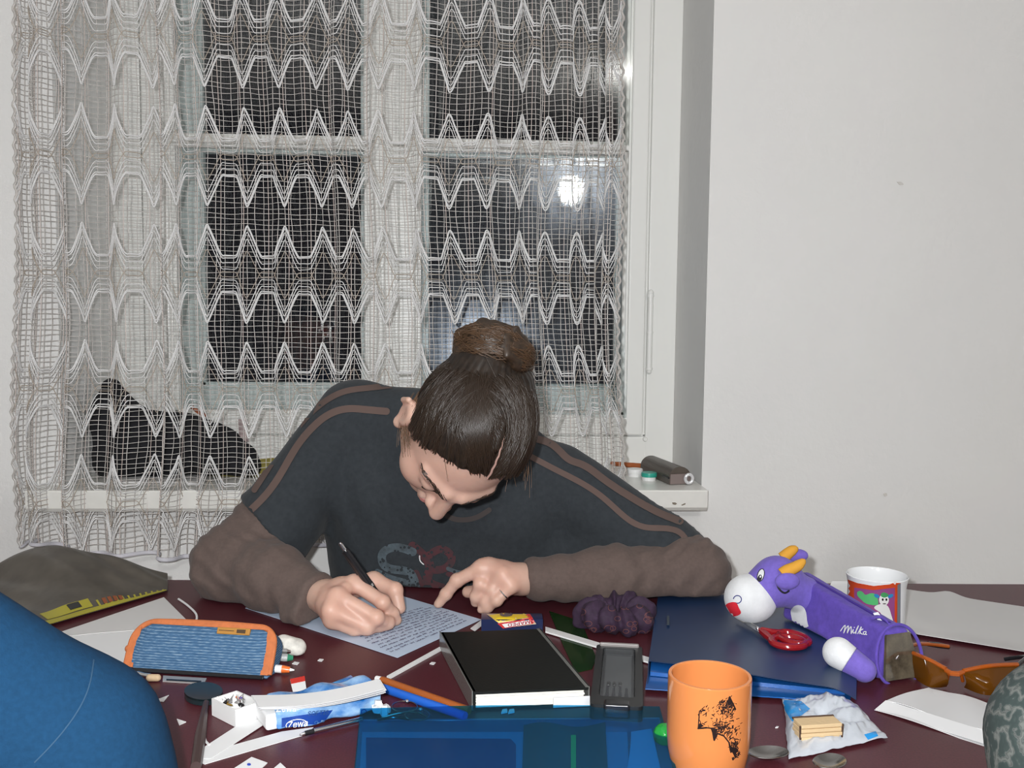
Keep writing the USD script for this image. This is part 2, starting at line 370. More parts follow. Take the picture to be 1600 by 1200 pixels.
so.append(sash(XO(600), XO(1015), YO, YO + .045, XO(662) - XO(600), XO(1015) - XO(972), zo, M_outer, 'outer_sash', zo - .055))
W.part('outer_frame', [box(xl1 - .001, XO(262), YO - .01, YO + .08, zs - .01, z_top), box(XO(1015), xr1 + .001, YO - .01, YO + .08, zs - .01, z_top),
                       box(XO(588), XO(602), YO + .003, YO + .05, zs, z_top), box(xl1, xr1, YO - .01, YO + .08, zs - .01, zo - .058), box(xl1, xr1, YO - .01, YO + .08, z_top - .055, z_top)], M_outer, smooth=False)
for gx0, gx1 in si:
    W.part('glazing_bar', [box(gx0, gx1, YF + .004, YF + .04, zb0 + .003, zb1 - .003, .003), box(gx0, gx1, YF + .012, YF + .036, zb0 - .004, zb1 + .005, .003)], M_frame, smooth=False)
for gx0, gx1 in so:
    W.part('outer_glazing_bar', box(gx0, gx1, YO + .004, YO + .04, zb0 + .002, zb1 + .008, .003), M_outer, smooth=False)
G_in, G_out, G_sm = pane_glass('inner_glass', (0.99, 1.0, 0.995), 0.0), pane_glass('outer_glass', (0.985, 0.995, 0.992), 0.0), pane_glass('smeared_glass', (0.985, 1.0, 0.995), 0.40, 0.16)
def pane(gx0, gx1, za, zb, y, n, m, name):       # old panes sit a little askew in their putty: n is the pane's normal
    n = np.array(n, float); n /= n[1]; hx, hz = (gx1 - gx0) / 2 + .003, (zb - za) / 2 + .003
    c = np.array([(gx0 + gx1) / 2, y, (za + zb) / 2]); v = []
    for t in (-.0015, .0015):
        for a, b in ((-1, -1), (1, -1), (1, 1), (-1, 1)):
            v.append(c + [a * hx, t - n[0] * a * hx - n[2] * b * hz, b * hz])
    W.part(name, tm(m3.Manifold.hull_points(np.array(v))), m, smooth=False)
for k, (gx0, gx1) in enumerate(si):
    pane(gx0, gx1, z_gb, zb0, YF + .026, PANE_N if k else (-.01, 1, -.03), G_sm if k else G_in, 'glass_pane'); pane(gx0, gx1, zb1, z_top - .12, YF + .026, (.098, 1, 0) if k else (0, 1, 0), G_in, 'glass_pane')
for k, (gx0, gx1) in enumerate(so):
    pane(gx0, gx1, zo, zb0, YO + .026, PANE_N + [.002, 0, .001] if k else (-.01, 1, -.035), G_out, 'outer_glass_pane'); pane(gx0, gx1, zb1, z_top - .12, YO + .026, (.115, 1, 0) if k else (0, 1, 0), G_out, 'outer_glass_pane')
# hinge on the right
hx, hy = X(1019), YF - .004
ha, hb = zf(578), zf(460)
hin = [tube([(hx, hy, ha), (hx, hy, hb)], .0062, 14), tm(m3.Manifold.sphere(.007, 20).translate((hx, hy, hb + .004))), tm(m3.Manifold.sphere(.006, 20).translate((hx, hy, ha - .003))),
       tube([(hx, hy, (ha + hb) / 2 - .002), (hx, hy, (ha + hb) / 2 + .002)], .0072, 14), tube([(hx, hy, hb - .006), (hx, hy, hb + .001)], .0075, 14), tube([(hx, hy, ha), (hx, hy, ha + .006)], .0075, 14)]
W.part('hinge', hin, M_frame)
W.part('frame_plug', lathe([(0, .003), (.004, .003), (.0055, 0), (.0055, -.004)], 16).apply_transform(trimesh.transformations.rotation_matrix(math.pi / 2, [1, 0, 0])).apply_translation([X(1015.5), YF - .001, zf(686)]), M_frame)
# sill
sl = Polygon([(1.895, 0), (1.895, -.03), (1.90, -.036), (1.95, -.038), (2.21, -.038), (2.21, 0.0), (1.90, .0)]).buffer(.003)
x0s, x1s = Y(45, 760, 1.91)[0], Y(1103, 780, 1.905)[0]
sm = frame(trimesh.creation.extrude_polygon(sl, x1s - x0s, engine='earcut'), (x0s, 0, zs - .003), (0, 1, 0), (0, 0, 1), None)
inner = m3.Manifold.hull_points(np.array([(x, y, z) for z in (zs - .05, zs + .05) for x, y in ((xl0 - .001, YW), (xr0 + .001, YW), (xl1 - .001, YF + .02), (xr1 + .001, YF + .02))]))
nose = m3.Manifold.cube((9, .2, .2)).translate((-4, YW - .2, zs - .1))
v_, f_ = arr(sm); sm.merge_vertices()
try:
    q = m3.Manifold(m3.Mesh(np.asarray(sm.vertices, np.float32), np.asarray(sm.faces, np.uint32)))
    sm2 = tm((q ^ inner) + (q ^ nose)) if q.volume() > 0 else sm
except Exception: sm2 = sm
S_ = Thing('window_sill', 'white painted window sill with chipped rounded front edge', 'window sill', (0, 1.95, zs), kind='structure')
S_.part('sill_board', sm2, M_sill, smooth=40)
chips = [decal(Polygon([(x + a, y + b) for a, b in sh]), sm2, 3, .0005) for x, y, sh in
         ((1054, 787, [(-4, -2), (1, -2), (4, 0), (1, 2), (-3, 1)]), (1068, 788, [(-4, 1), (0, -1), (3, -2), (3, 0), (-2, 2)]))]
chips = [c for c in chips if len(c.faces)]
if chips: S_.part('paint_chip', chips, mat('chip_dark', (0.2, 0.17, 0.13), 0.8), smooth=False)
# little marks on the plaster
for (x, y, sh, c, lab) in ((1405, 287, [(-4, -3), (2, -3), (2, 0), (6, 0), (6, 2), (0, 2), (-1, 0)], (0.60, 0.58, 0.55), 'small grey chip mark high on the white wall'),
                      (1383, 773, [(-3, -2), (2, -3), (3, 1), (-1, 3)], (0.62, 0.60, 0.56), 'tiny grey dent low on the white wall'),
                      ):
    pts, ok = cast(np.array([(x + a, y + b) for a, b in sh], float), tm(wall), .0006)
    q = m3.Manifold.hull_points(np.vstack([pts, pts + [0, -.0012, 0]]))
    solo('wall_mark', lab, 'wall mark', tm(q), mat('mark_%d' % x, c, 0.9))

# ------------------------------------------------------------------ lace curtain
rng = np.random.default_rng(5)
YC = 1.884
xa, xb = Y(21, 20, YC)[0], Y(971, 20, YC)[0]
z_hem = Y(60, 862, YC)[2]; z_head = 2.16
zref = Y(400, 139, YC)[2]
PITCH_T, PER, NROW = 0.0775, Y(400, 139, YC)[2] - Y(400, 324, YC)[2], 0.0099
# pleats: cos(theta) gives the advance along the wall, sin(theta) the depth
def amp(xn):   # xn 0..1 across
    g = lambda c, w: math.exp(-((xn - c) / w) ** 2)
    return 0.66 + 1.15 * g(0.02, 0.03) + 1.05 * g(.085, .02) + .6 * g(.13, .015) + .9 * g(.165, .012) + 0.9 * g(.235, .015) + 1.0 * g(.27, .013) + .35 * g(.42, .012) + .7 * g(.52, .014) + .9 * g(.585, .014) + .5 * g(.66, .012) + .85 * g(.775, .012) + .5 * g(.83, .01) + 0.9 * g(.865, .012) + .6 * g(.92, .012) + 1.15 * g(.975, .03)
ls, xs, ys = [0.0], [0.0], [0.0]
dl, tot, ph = 0.0025, xb - xa, 0.4
while xs[-1] < tot and ls[-1] < 6:
    xn = xs[-1] / tot; ph += dl * 2 * math.pi / (0.095 + 0.03 * math.sin(11 * xn))
    th = amp(xn) * math.sin(ph)
    xs.append(xs[-1] + dl * max(math.cos(th), -.2)); ys.append(ys[-1] * 0.996 + dl * math.sin(th)); ls.append(ls[-1] + dl)
ls, xs, ys = map(np.array, (ls, xs, ys)); ys -= np.convolve(np.pad(ys, 60, mode='edge'), np.ones(121) / 121, 'valid'); LEN = ls[-1]
ys = np.clip(ys, -.022, .022)
def cloth(l, z):
    l = np.asarray(l, float); z = np.asarray(z, float) + 0 * l
    u = (z_head - z) / (z_head - z_hem)
    x = np.interp(l, ls, xs); y = np.interp(l, ls, ys)
    sway = .006 * np.sin(z * 5 + l * 3.1) + .004 * np.sin(z * 11 + l * 7)
    xx = xa + x + (x / tot - .42) * .050 * (u - .28) + sway * (.4 + .6 * u)
    return np.stack([xx, YC + y * (.75 + .35 * u) + .004 * np.sin(l * 23 + z * 4) , z], -1)
CUR = Thing('lace_curtain', 'white lace net curtain with zigzag pattern hanging in front of the window', 'curtain', (xa, YC, z_hem))
M_thread = mat('lace_thread', (0.46, 0.435, 0.41), 0.45, noise=(60, 0.18), specular_ior_level=0.6)
M_band = mat('lace_band', (0.66, 0.655, 0.65), 0.4, specular_ior_level=0.7)
M_brown = mat('lace_brown', (0.40, 0.34, 0.28), 0.45)
hemz = lambda l: z_hem + .012 * np.sin(l * 9 + 1) + .007 * np.sin(l * 21)
lines, wd = [], []
nth = int(LEN / (PITCH_T / 5)); zz = np.linspace(z_hem, z_head, 170)
for k in range(nth + 1):
    l = min(k * PITCH_T / 5, LEN); zl = np.linspace(hemz(l), z_head, 170)
    # threads are drawn towards the points of the zigzag
    du = ((l / PITCH_T + .5) % 1) - .5
    row = ((zl - zref) / PER) % 1.0
    pull = np.exp(-((np.minimum(row, 1 - row)) / .20) ** 2)
    lj = l - .55 * du * PITCH_T * np.exp(-(du / .28) ** 2) * pull * .6 + .0006 * np.sin(zl * 70 + k)
    lines.append(cloth(np.clip(lj, 0, LEN), zl)); wd.append(.0012 + .0005 * rng.random())
lz = np.linspace(0, LEN, int(LEN / .0055))
for k in range(int((z_head - z_hem) / NROW)):
    z = z_hem + (k + 1) * NROW
    u = np.abs(((lz / PITCH_T + .5) % 1) - .5) * 2           # 0 at the zigzag's points, 1 between
    bend = .006 * np.sin(2 * np.pi * (z - zref) / PER) * np.clip(1 - u, 0, 1) * 0 + .0012 * np.sin(lz * 40 + k * 2.1)
    zl = z + bend
    p = cloth(lz, zl); p[:, 1] -= .0004
    ok = zl > hemz(lz)
    p[~ok, 2] = hemz(lz)[~ok]
    lines.append(p); wd.append(.0011 + .0003 * rng.random())
CUR.curves('net', lines, wd, M_thread, kind='stuff')
s_ = np.abs(((lz / PITCH_T + .5) % 1) - .5) * 2                # 0 at point
PX = 0.00122
def band(z_tip, sgn, brown=False):
    out, wds, outb, wdb = [], [], [], []
    for (flat, tip, wdt, br) in ((46, 0, .0027, 0), (49, 3, .0021, 0), (57, 10, .0017, 0), (66, 20, .0015, 0), (78, 38, .0013, 1)):
        r = np.clip((s_ - .02) / .62, 0, 1) ** 0.92
        zl = z_tip + sgn * PX * (tip + (flat - tip) * r) + .0007 * np.sin(lz * 55 + flat)
        ok = zl > hemz(lz) + .002
        p = cloth(lz, np.maximum(zl, hemz(lz) + .002)); p[:, 1] -= .0016
        (outb if br else out).append(p); (wdb if br else wds).append(wdt)
    return out, wds, outb, wdb
n_up = int((z_head - zref) / PER)
bl, bw, cl, cw = [], [], [], []
for k in range(-4, n_up + 1):
    zt = zref + k * PER
    for sgn, z0 in ((1, zt), (-1, zt - 27 * PX)):
        if z0 + sgn * 46 * PX > z_head or z0 - 60 * PX < z_hem - .03 and sgn < 0: continue
        o, w1, ob, w2 = band(z0, sgn); bl += o; bw += w1; cl += ob; cw += w2
CUR.curves('zigzag_band', bl, bw, M_band, label='thick white zigzag threads', kind='stuff')
CUR.curves('brown_thread', cl, cw, M_brown, label='thin brownish zigzag threads', kind='stuff')
# twisted gold-pink glitter along some threads
gl, gw = [], []
for k in range(0, nth, 3):
    l = min((k + .5) * PITCH_T / 5, LEN); zl = np.linspace(hemz(l), z_head, 150); p = cloth(np.full(150, l), zl); p[:, 1] -= .0012; gl.append(p); gw.append(.0013)
CUR.curves('glitter_thread', gl, gw, mat('lace_glitter', (0.55, 0.47, 0.43), 0.3, specular_ior_level=0.8), label='pinkish shiny vertical threads', kind='stuff')
hl = np.linspace(0, LEN, int(LEN / .004))
CUR.part('hem', tube(cloth(hl, hemz(hl)), .0042, 8, flat=.7), mat('hem_cloth', (0.52, 0.51, 0.55), 0.6), label='grey-white stitched bottom hem')
for s_e in (0, LEN):
    zl = np.linspace(hemz(s_e), z_head, 260); p = cloth(np.full(260, s_e), zl) + np.c_[.0025 * np.sin(zl * 260), .0 * zl, 0 * zl]
    CUR.part('scalloped_edge', tube(p, .0022, 6), M_thread)
CUR.part('curtain_rod', tube([(xa - .12, YC, z_head), (xb + .12, YC, z_head)], .01, 12), M_frame)

# ================================================================== table
TB = 0.75
eL, eR = T(250, 905), T(1600, 912)
ed = (eR - eL) / np.linalg.norm(eR - eL); en = np.array([-ed[1], ed[0], 0.0])
M_table = mat('table_laminate', (0.075, 0.016, 0.022), 0.36, noise=(420, 0.28), bump=(300, 0.05, 0.0005), specular_ior_level=0.3)
def tb(u0, u1, v0, v1, z0, z1, r): return frame(box(u0, u1, v0, v1, z0, z1, r), (eL[0], eL[1], 0), ed, en)
TAB = Thing('table', 'dark maroon laminate table covered with stationery', 'table', (0.2, 1.2, 0))
TAB.part('tabletop', tb(-0.62, 1.62, -0.735, 0, TB - .03, TB, .004), M_table, smooth=30)
for u, v in ((-.56, -.68), (1.56, -.68), (-.56, -.06), (1.56, -.06)):
    TAB.part('leg', tb(u - .025, u + .025, v - .025, v + .025, 0, TB - .03, .003), mat('table_leg', (0.05, 0.05, 0.05), 0.4))

# ================================================================== people
def skin_mat(name, col):
    return mat(name, col, 0.48, noise=(22, 0.07), subsurface_weight=0.25, subsurface_scale=0.006, subsurface_radius=(1.0, 0.35, 0.2))
M_skin = skin_mat('skin', (0.60, 0.358, 0.278))
HEAD_O = P(724, 682, 1.37)
camB = np.stack([RIGHT, UP, -FWD], 1)
HR = camB @ np.array([[-0.8975, -0.2439, 0.3674], [0.3043, -0.9455, 0.1157], [0.3191, 0.2157, 0.9228]])
def to_world(v, o=HEAD_O, Rm=None): return np.asarray(o) + np.asarray(v) @ (HR if Rm is None else Rm).T

def head_sdf(p):           # local: x to the person's right, y forward, z up
    d = ell(p, (0, -.014, .035), (.073, .091, .080))
    d = smin(d, ell(p, (0, .030, -.028), (.0655, .058, .083)), .03)
    d = smin(d, cone(p, (0, .058, -.098), (0, .052, -.09), .021, .024), .03)
    for s in (-1, 1):
        d = smin(d, cone(p, (s * .051, .008, -.055), (s * .014, .058, -.098), .022, .018), .022)
        d = smin(d, ball(p, (s * .041, .050, -.030), .027), .02)
        d = smin(d, cone(p, (s * .012, .084, .029), (s * .044, .064, .028), .010, .009), .012)
        d = smax(d, -ball(p, (s * .031, .098, .009), .0145), .016)
        d = smin(d, ball(p, (s * .031, .0725, .008), .0135), .007)
    nose = cone(p, (0, .086, .016), (0, .1075, -.029), .0090, .0115)
    for s in (-1, 1): nose = smin(nose, ball(p, (s * .0120, .096, -.033), .0080), .008)
    d = smin(d, nose, .012)
    d = smax(d, -ball(p, (0, .113, -.0455), .0035), .006)
    d = smin(d, cone(p, (-.016, .087, -.063), (.016, .087, -.063), .006, .006), .010)
    d = smin(d, cone(p, (-.014, .0855, -.0735), (.014, .0855, -.0735), .007, .007), .010)
    d = smax(d, -cone(p, (-.022, .094, -.068), (.022, .094, -.068), .0022, .0022), .004)
    for s in (-1, 1):
        e = ell(p, (s * .084, -.008, -.002), (.0105, .019, .031))
        e = smax(e, -ell(p, (s * .0975, -.003, .002), (.008, .012, .021)), .006)
        e = smin(e, ball(p, (s * .086, .003, -.029), .0088), .008)
        e = smin(e, cone(p, (s * .093, -.022, .020), (s * .094, -.025, -.008), .0042, .0042), .004)
        d = smin(d, e, .008)
    return d

def limb(p, pts, rs, k=.012):
    d = None
    for a, b, ra, rb in zip(pts[:-1], pts[1:], rs[:-1], rs[1:]):
        c = cone(p, a, b, ra, rb); d = c if d is None else smin(d, c, k)
    return d
def hand_sdf(p, J, side):
    """J: wrist, arm, and five finger chains (knuckle first)"""
    W_, A_ = J['w'], J['a']
    d = cone(p, A_ * .5 + W_ * .5, W_, .019, .0215)
    kn = [J[f][0] for f in 'imrl']
    for q, r in zip(kn, (.0125, .0125, .0118, .0105)):
        d = smin(d, cone(p, W_ + (q - W_) * .12, q, .0155, r), .014)
    for a, b in zip(kn[:-1], kn[1:]):
        d = smin(d, cone(p, W_ + (a - W_) * .6, a * .5 + b * .5, .0125, .0095), .010)
    d = smin(d, cone(p, W_ + (J['t'][0] - W_) * .15, J['t'][0], .0155, .0125), .016)
    web = cone(p, W_ * .45 + J['i'][0] * .55, W_ * .35 + J['t'][0] * .65, .0115, .0115); d = smin(d, web, .016)
    fs = []
    for f, r in (('i', (.0108, .0098, .0086, .0072)), ('m', (.011, .0100, .0088, .0074)), ('r', (.0104, .0095, .0084, .0070)), ('l', (.0092, .0084, .0075, .0063)), ('t', (.0128, .0110, .0092))):
        c = limb(p, J[f], r, .004)
        for q, rr in zip(J[f][1:-1], r[1:-1]): c = smin(c, ball(p, q, rr * 1.05), .004)
        fs.append(c)
    for c, k in zip(fs, (.007, .007, .007, .007, .010)): d = smin(d, c, k)
    return d
Z = lambda px, py, h: T(px, py, TB + h)
RH = {'w': Z(505, 932, .040), 'a': Z(452, 920, .046),
      'i': [Z(553, 911, .066), Z(598, 941, .043), Z(613, 958, .023), Z(620, 969, .012)],
      'm': [Z(527, 931, .056), Z(588, 965, .029), Z(606, 973, .015), Z(613, 969, .011)],
      'r': [Z(517, 953, .041), Z(574, 979, .016), Z(592, 979, .010), Z(598, 973, .010)],
      'l': [Z(518, 970, .024), Z(554, 985, .0095), Z(573, 985, .009), Z(583, 981, .009)],
      't': [Z(584, 908, .052), Z(617, 922, .044), Z(624, 950, .020)]}
LH = {'w': Z(820, 905, .048), 'a': Z(872, 905, .046),
      'i': [Z(751, 888, .068), Z(714, 907, .047), Z(697, 928, .025), Z(685, 944, .0085)],
      'm': [Z(765, 885, .070), Z(751, 912, .047), Z(744, 932, .026), Z(743, 941, .016)],
      'r': [Z(785, 897, .063), Z(769, 921, .040), Z(759, 938, .023), Z(757, 945, .013)],
      'l': [Z(799, 916, .046), Z(776, 938, .026), Z(762, 949, .013), Z(752, 953, .0085)],
      't': [Z(778, 915, .036), Z(750, 924, .026), Z(731, 925, .022)]}
def bounds(J, pad=.03):
    q = np.vstack([np.atleast_2d(v) for v in J.values()]); return q.min(0) - pad, q.max(0) + pad
floor_z = lambda d, p, z: smax(d, (z - p[:, 2]), .006)
hands = [surf(lambda p, J=J: floor_z(hand_sdf(p, J, 0), p, TB + .0015), *bounds(J), .0017) for J in (RH, LH)]
hl_ = surf(head_sdf, (-.1, -.12, -.14), (.1, .135, .13), .0024)
head = trimesh.Trimesh(to_world(hl_.vertices), hl_.faces, process=False)
S_R, M_R, E_R, W_R = P(553, 653, 1.66), P(428, 822, 1.60), P(362, 884, 1.555), RH['w']
S_L, M_L, E_L, W_L = P(872, 752, 1.64), P(1032, 858, 1.59), P(1090, 894, 1.545), LH['w']
NB = P(722, 650, 1.585)
core = surf(lambda p: smin(smin(cone(p, to_world((0, -.028, -.02)), NB, .050, .047), cone(p, NB, P(700, 900, 1.78), .045, .06), .03), smin(cone(p, E_R * .6 + W_R * .4, RH['w'], .024, .020), cone(p, E_L * .6 + W_L * .4, LH['w'], .024, .020), .01), .01),
            (-.50, 1.25, .70), (.42, 1.9, 1.15), .006)
Z0 = 0.0
GIRL = Thing('person', 'person with brown hair in a bun, in dark grey shirt, bent over the table writing', 'person', (float(P(690, 900, 1.78)[0]), 1.76, 0))
legs = surf(lambda p: smin(smin(cone(p, (-.24, 1.755, .47), (-.26, 1.34, .50), .075, .055), cone(p, (-.26, 1.34, .50), (-.27, 1.40, .09), .055, .04), .02),
                           smin(cone(p, (-.02, 1.755, .47), (.02, 1.34, .50), .075, .055), cone(p, (.02, 1.34, .50), (.03, 1.40, .09), .055, .04), .02), .03),
            (-.42, 1.2, .04), (.2, 1.95, .62), .011)
GIRL.part('body', [head, core] + hands, M_skin, smooth=True)
GIRL.part('trousers', legs, mat('trousers', (0.03, 0.035, 0.05), 0.9), smooth=True)
for x in (-.27, .03): GIRL.part('shoe', tm(m3.Manifold.batch_hull([m3.Manifold.sphere(.045, 16).translate((x, 1.42, .045)), m3.Manifold.sphere(.035, 16).translate((x, 1.26, .035))])), mat('shoe', (0.02, 0.02, 0.02), 0.6))

def wr(p, s, k): return (meshkit.fbm(p.astype(float) * s, 3, k) - .5).astype(np.float32)
def folds(p, a, b, n, k):           # creases across a limb
    a, b = np.asarray(a), np.asarray(b); t = ((p - a) @ (b - a)) / ((b - a) @ (b - a))
    return np.sin(t * n + 7 * wr(p, 9, k) + 6 * wr(p * [1, 1, 1.7], 16, k + 3)).astype(np.float32)
# brown long-sleeved undershirt
def sleeve_R(p):
    d = limb(p, [M_R * .55 + S_R * .45, M_R, E_R + [0, 0, .002], E_R * .5 + W_R * .5 + [0, -.004, .004], W_R * .90 + E_R * .10], [.052, .058, .058, .046, .0335], .03)
    d = smin(d, cone(p, Z(455, 960, .014), Z(492, 963, .020), .016, .018), .02)
    cut = (p - (W_R * .97 + E_R * .03)) @ ((W_R - E_R) / np.linalg.norm(W_R - E_R))
    d = smax(d, cut.astype(np.float32), .003)
    d = d + .0024 * folds(p, M_R, E_R, 22, 1) * np.clip(1 - np.linalg.norm(p - E_R, axis=1) / .2, 0, 1) + .005 * wr(p, 14, 2) + .0012 * folds(p, E_R, W_R, 30, 4)
    return floor_z(d, p, TB + .0012)
def sleeve_L(p):
    d = limb(p, [M_L * .6 + E_L * .4, M_L * .3 + E_L * .7, E_L, E_L * .5 + W_L * .5 + [0, 0, -.001], W_L * .93 + E_L * .07], [.036, .040, .046, .0425, .0335], .028)
    cut = (p - (W_L * 1.0 + E_L * .0)) @ ((W_L - E_L) / np.linalg.norm(W_L - E_L))
    d = smax(d, cut.astype(np.float32), .003)
    d = d + .0020 * folds(p, M_L, E_L, 20, 11) * np.clip(1 - np.linalg.norm(p - E_L, axis=1) / .2, 0, 1) + .0045 * wr(p, 15, 12) + .0016 * folds(p, E_L, W_L, 38, 14)
    return floor_z(d, p, TB + .0012 + .0185 * np.clip((p[:, 0] - .27) / .03, 0, 1))
M_under = mat('brown_jersey', (0.100, 0.070, 0.060), 0.9, noise=(180, 0.10), bump=(700, 0.15, 0.001), sheen_weight=0.05)
M_shirt = mat('grey_jersey', (0.027, 0.032, 0.037), 0.92, noise=(120, 0.14), bump=(700, 0.15, 0.001), sheen_weight=0.06, specular_ior_level=0.3)
for fn, (a, b, c) in ((sleeve_R, (M_R * .55 + S_R * .45, E_R, W_R)), (sleeve_L, (M_L * .6 + S_L * .4, E_L, W_L))):
    q = np.stack([a, b, c]); GIRL.part('sleeve', surf(fn, q.min(0) - .075, q.max(0) + .075, .0036), M_under, smooth=True, label='brown-grey long undershirt sleeve')
# dark grey T-shirt
hipc = P(692, 905, 1.80)
cx = lambda px, D: P(px, 880, D)
def shirt(p):
    HL, HRr = np.array([hipc[0] - .10, 1.785, .48]), np.array([hipc[0] + .10, 1.785, .48])
    CL, CR = P(600, 760, 1.675), P(800, 790, 1.665)
    d = cone(p, HL, CL, .082, .105); d = smin(d, cone(p, HRr, CR, .082, .103), .06)
    d = smin(d, cone(p, (HL + HRr) / 2, (CL + CR) / 2 + [0, -.01, 0], .084, .108), .06)
    d = smin(d, cone(p, S_R + [.03, 0, -.004], NB + [-.02, .03, -.02], .058, .060), .04)
    d = smin(d, cone(p, S_L + [-.02, 0, -.0], NB + [.03, .03, -.02], .056, .060), .04)
    d = smin(d, cone(p, (S_R + S_L) / 2 + [0, .02, 0], NB + [0, .03, -.04], .07, .06), .05)
    d = smin(d, cone(p, NB * .93 + HEAD_O * .07, NB + [0, .01, -.03], .0555, .066), .035)
    aR = limb(p, [S_R, M_R, M_R * 1.3 - S_R * .3], [.064, .0665, .069], .02)
    n = (M_R - S_R) / np.linalg.norm(M_R - S_R); n = n + np.array([-.22, 0, .0]); n /= np.linalg.norm(n)
    aR = smax(aR, ((p - (M_R * 1.02 - S_R * .02)) @ n).astype(np.float32), .004)
    d = smin(d, aR, .022)
    aL = limb(p, [S_L, M_L, M_L * 1.3 - S_L * .3], [.063, .0575, .056], .02)
    n = (M_L - S_L) / np.linalg.norm(M_L - S_L); n = n + np.array([.12, 0, -.25]); n /= np.linalg.norm(n)
    aL = smax(aL, ((p - P(1110, 852, 1.57)) @ n).astype(np.float32), .004)
    d = smin(d, aL, .022)
    d = smin(d, cone(p, P(850, 850, 1.68), M_L + [-.02, .01, -.015], .075, .055), .03)
    d = smax(d, (.42 - p[:, 2]), .01)
    amt = .0022 * folds(p, M_R, S_R, 16, 21) * np.exp(-((p - M_R) ** 2).sum(1) / .012) + .0026 * folds(p, M_L, E_L, 34, 25) * np.exp(-((p - M_L) ** 2).sum(1) / .006)
    arm = P(528, 800, 1.62); amt += .0035 * np.sin((p[:, 0] - arm[0]) * 130 + p[:, 2] * 40).astype(np.float32) * np.exp(-((p - arm) ** 2).sum(1) / .004)
    d = d + amt.astype(np.float32) + .010 * wr(p, 7, 22)
    s_t = ((p - eL.astype(np.float32)) @ en).astype(np.float32); tbx = np.maximum(np.maximum(s_t - .004, p[:, 2] - (TB + .002)), TB - .034 - p[:, 2])
    return smax(d, -tbx, .004)
SH = surf(shirt, (-.52, 1.40, .40), (.42, 1.93, 1.13), .0062)
GIRL.part('shirt', SH, M_shirt, smooth=True, label='dark slate grey short-sleeved shirt')
M_tape = mat('brown_tape', (0.100, 0.066, 0.056), 0.9)
ste = [[(652, 600), (612, 603), (573, 607), (536, 613), (509, 627), (482, 650), (463, 672), (440, 702), (420, 732), (398, 766)],
       [(604, 643), (570, 640), (542, 639), (516, 647), (490, 667), (465, 697), (443, 734), (425, 762), (406, 784), (389, 800)],
       [(830, 714), (870, 735), (905, 753), (940, 776), (965, 798), (988, 816), (1004, 823), (1040, 826), (1064, 834), (1072, 846), (1072, 858)],
       [(838, 686), (862, 695), (876, 707), (890, 719), (906, 725), (940, 747), (985, 777), (1030, 802), (1062, 815)]]
for k, s in enumerate(ste):
    for dm in pieces(decal(stroke(spline(s, 60), 11 if k % 2 else 9), SH, 7, .0014)): GIRL.part('shoulder_stripe', dm, M_tape, smooth=True, label='brown tape stripe')
# worn print on the chest
M_pg, M_pr = mat('print_grey', (0.085, 0.115, 0.135), 0.9, noise=(90, 0.5), col2=(0.045, 0.055, 0.062)), mat('print_red', (0.085, 0.022, 0.028), 0.9, noise=(90, 0.5), col2=(0.045, 0.028, 0.032))
g1 = unary_union([stroke(spline(s, 30), w) for s, w in (([(645, 862), (618, 855), (598, 865), (600, 882), (620, 890), (642, 896), (648, 908)], 13), ([(590, 893), (612, 903), (640, 911), (652, 916)], 9), ([(700, 888), (720, 894), (738, 890)], 6), ([(712, 905), (730, 912)], 5))])
r0 = np.random.default_rng(21); worn = unary_union([shapely.Point(r0.uniform(585, 745), r0.uniform(848, 922)).buffer(r0.uniform(.6, 2.6)) for _ in range(150)])
g1 = g1.difference(worn); r1 = unary_union([stroke(spline(s, 30), w) for s, w in (([(645, 853), (662, 868), (672, 886), (668, 905), (690, 918)], 14), ([(672, 866), (692, 858), (706, 872), (694, 888), (676, 890)], 12), ([(650, 895), (660, 912), (676, 920)], 10), ([(700, 897), (722, 902), (726, 915)], 7))]).difference(g1).difference(worn)
for gg, mm, nm in ((g1, M_pg, 'grey faded print'), (r1, M_pr, 'dark red faded print')):
    for dm in pieces(decal(gg, SH, 5, .0012)): GIRL.part('chest_print', dm, mm, smooth=True, label=nm)
th = decal(stroke(spline([(656, 868), (657, 876), (662, 881)], 12), 1.8), SH, 3, .002)
if len(th.faces): GIRL.part('loose_thread', th, M_band, smooth=False, label='short white thread stuck on the shirt')
col = stroke(spline([(690, 800), (705, 809), (725, 812), (745, 808), (764, 797)], 30), 8)
dm = decal(col, SH, 6, .0015)
if len(dm.faces): GIRL.part('collar', dm, mat('collar_rib', (0.05, 0.04, 0.038), 0.9), smooth=True)

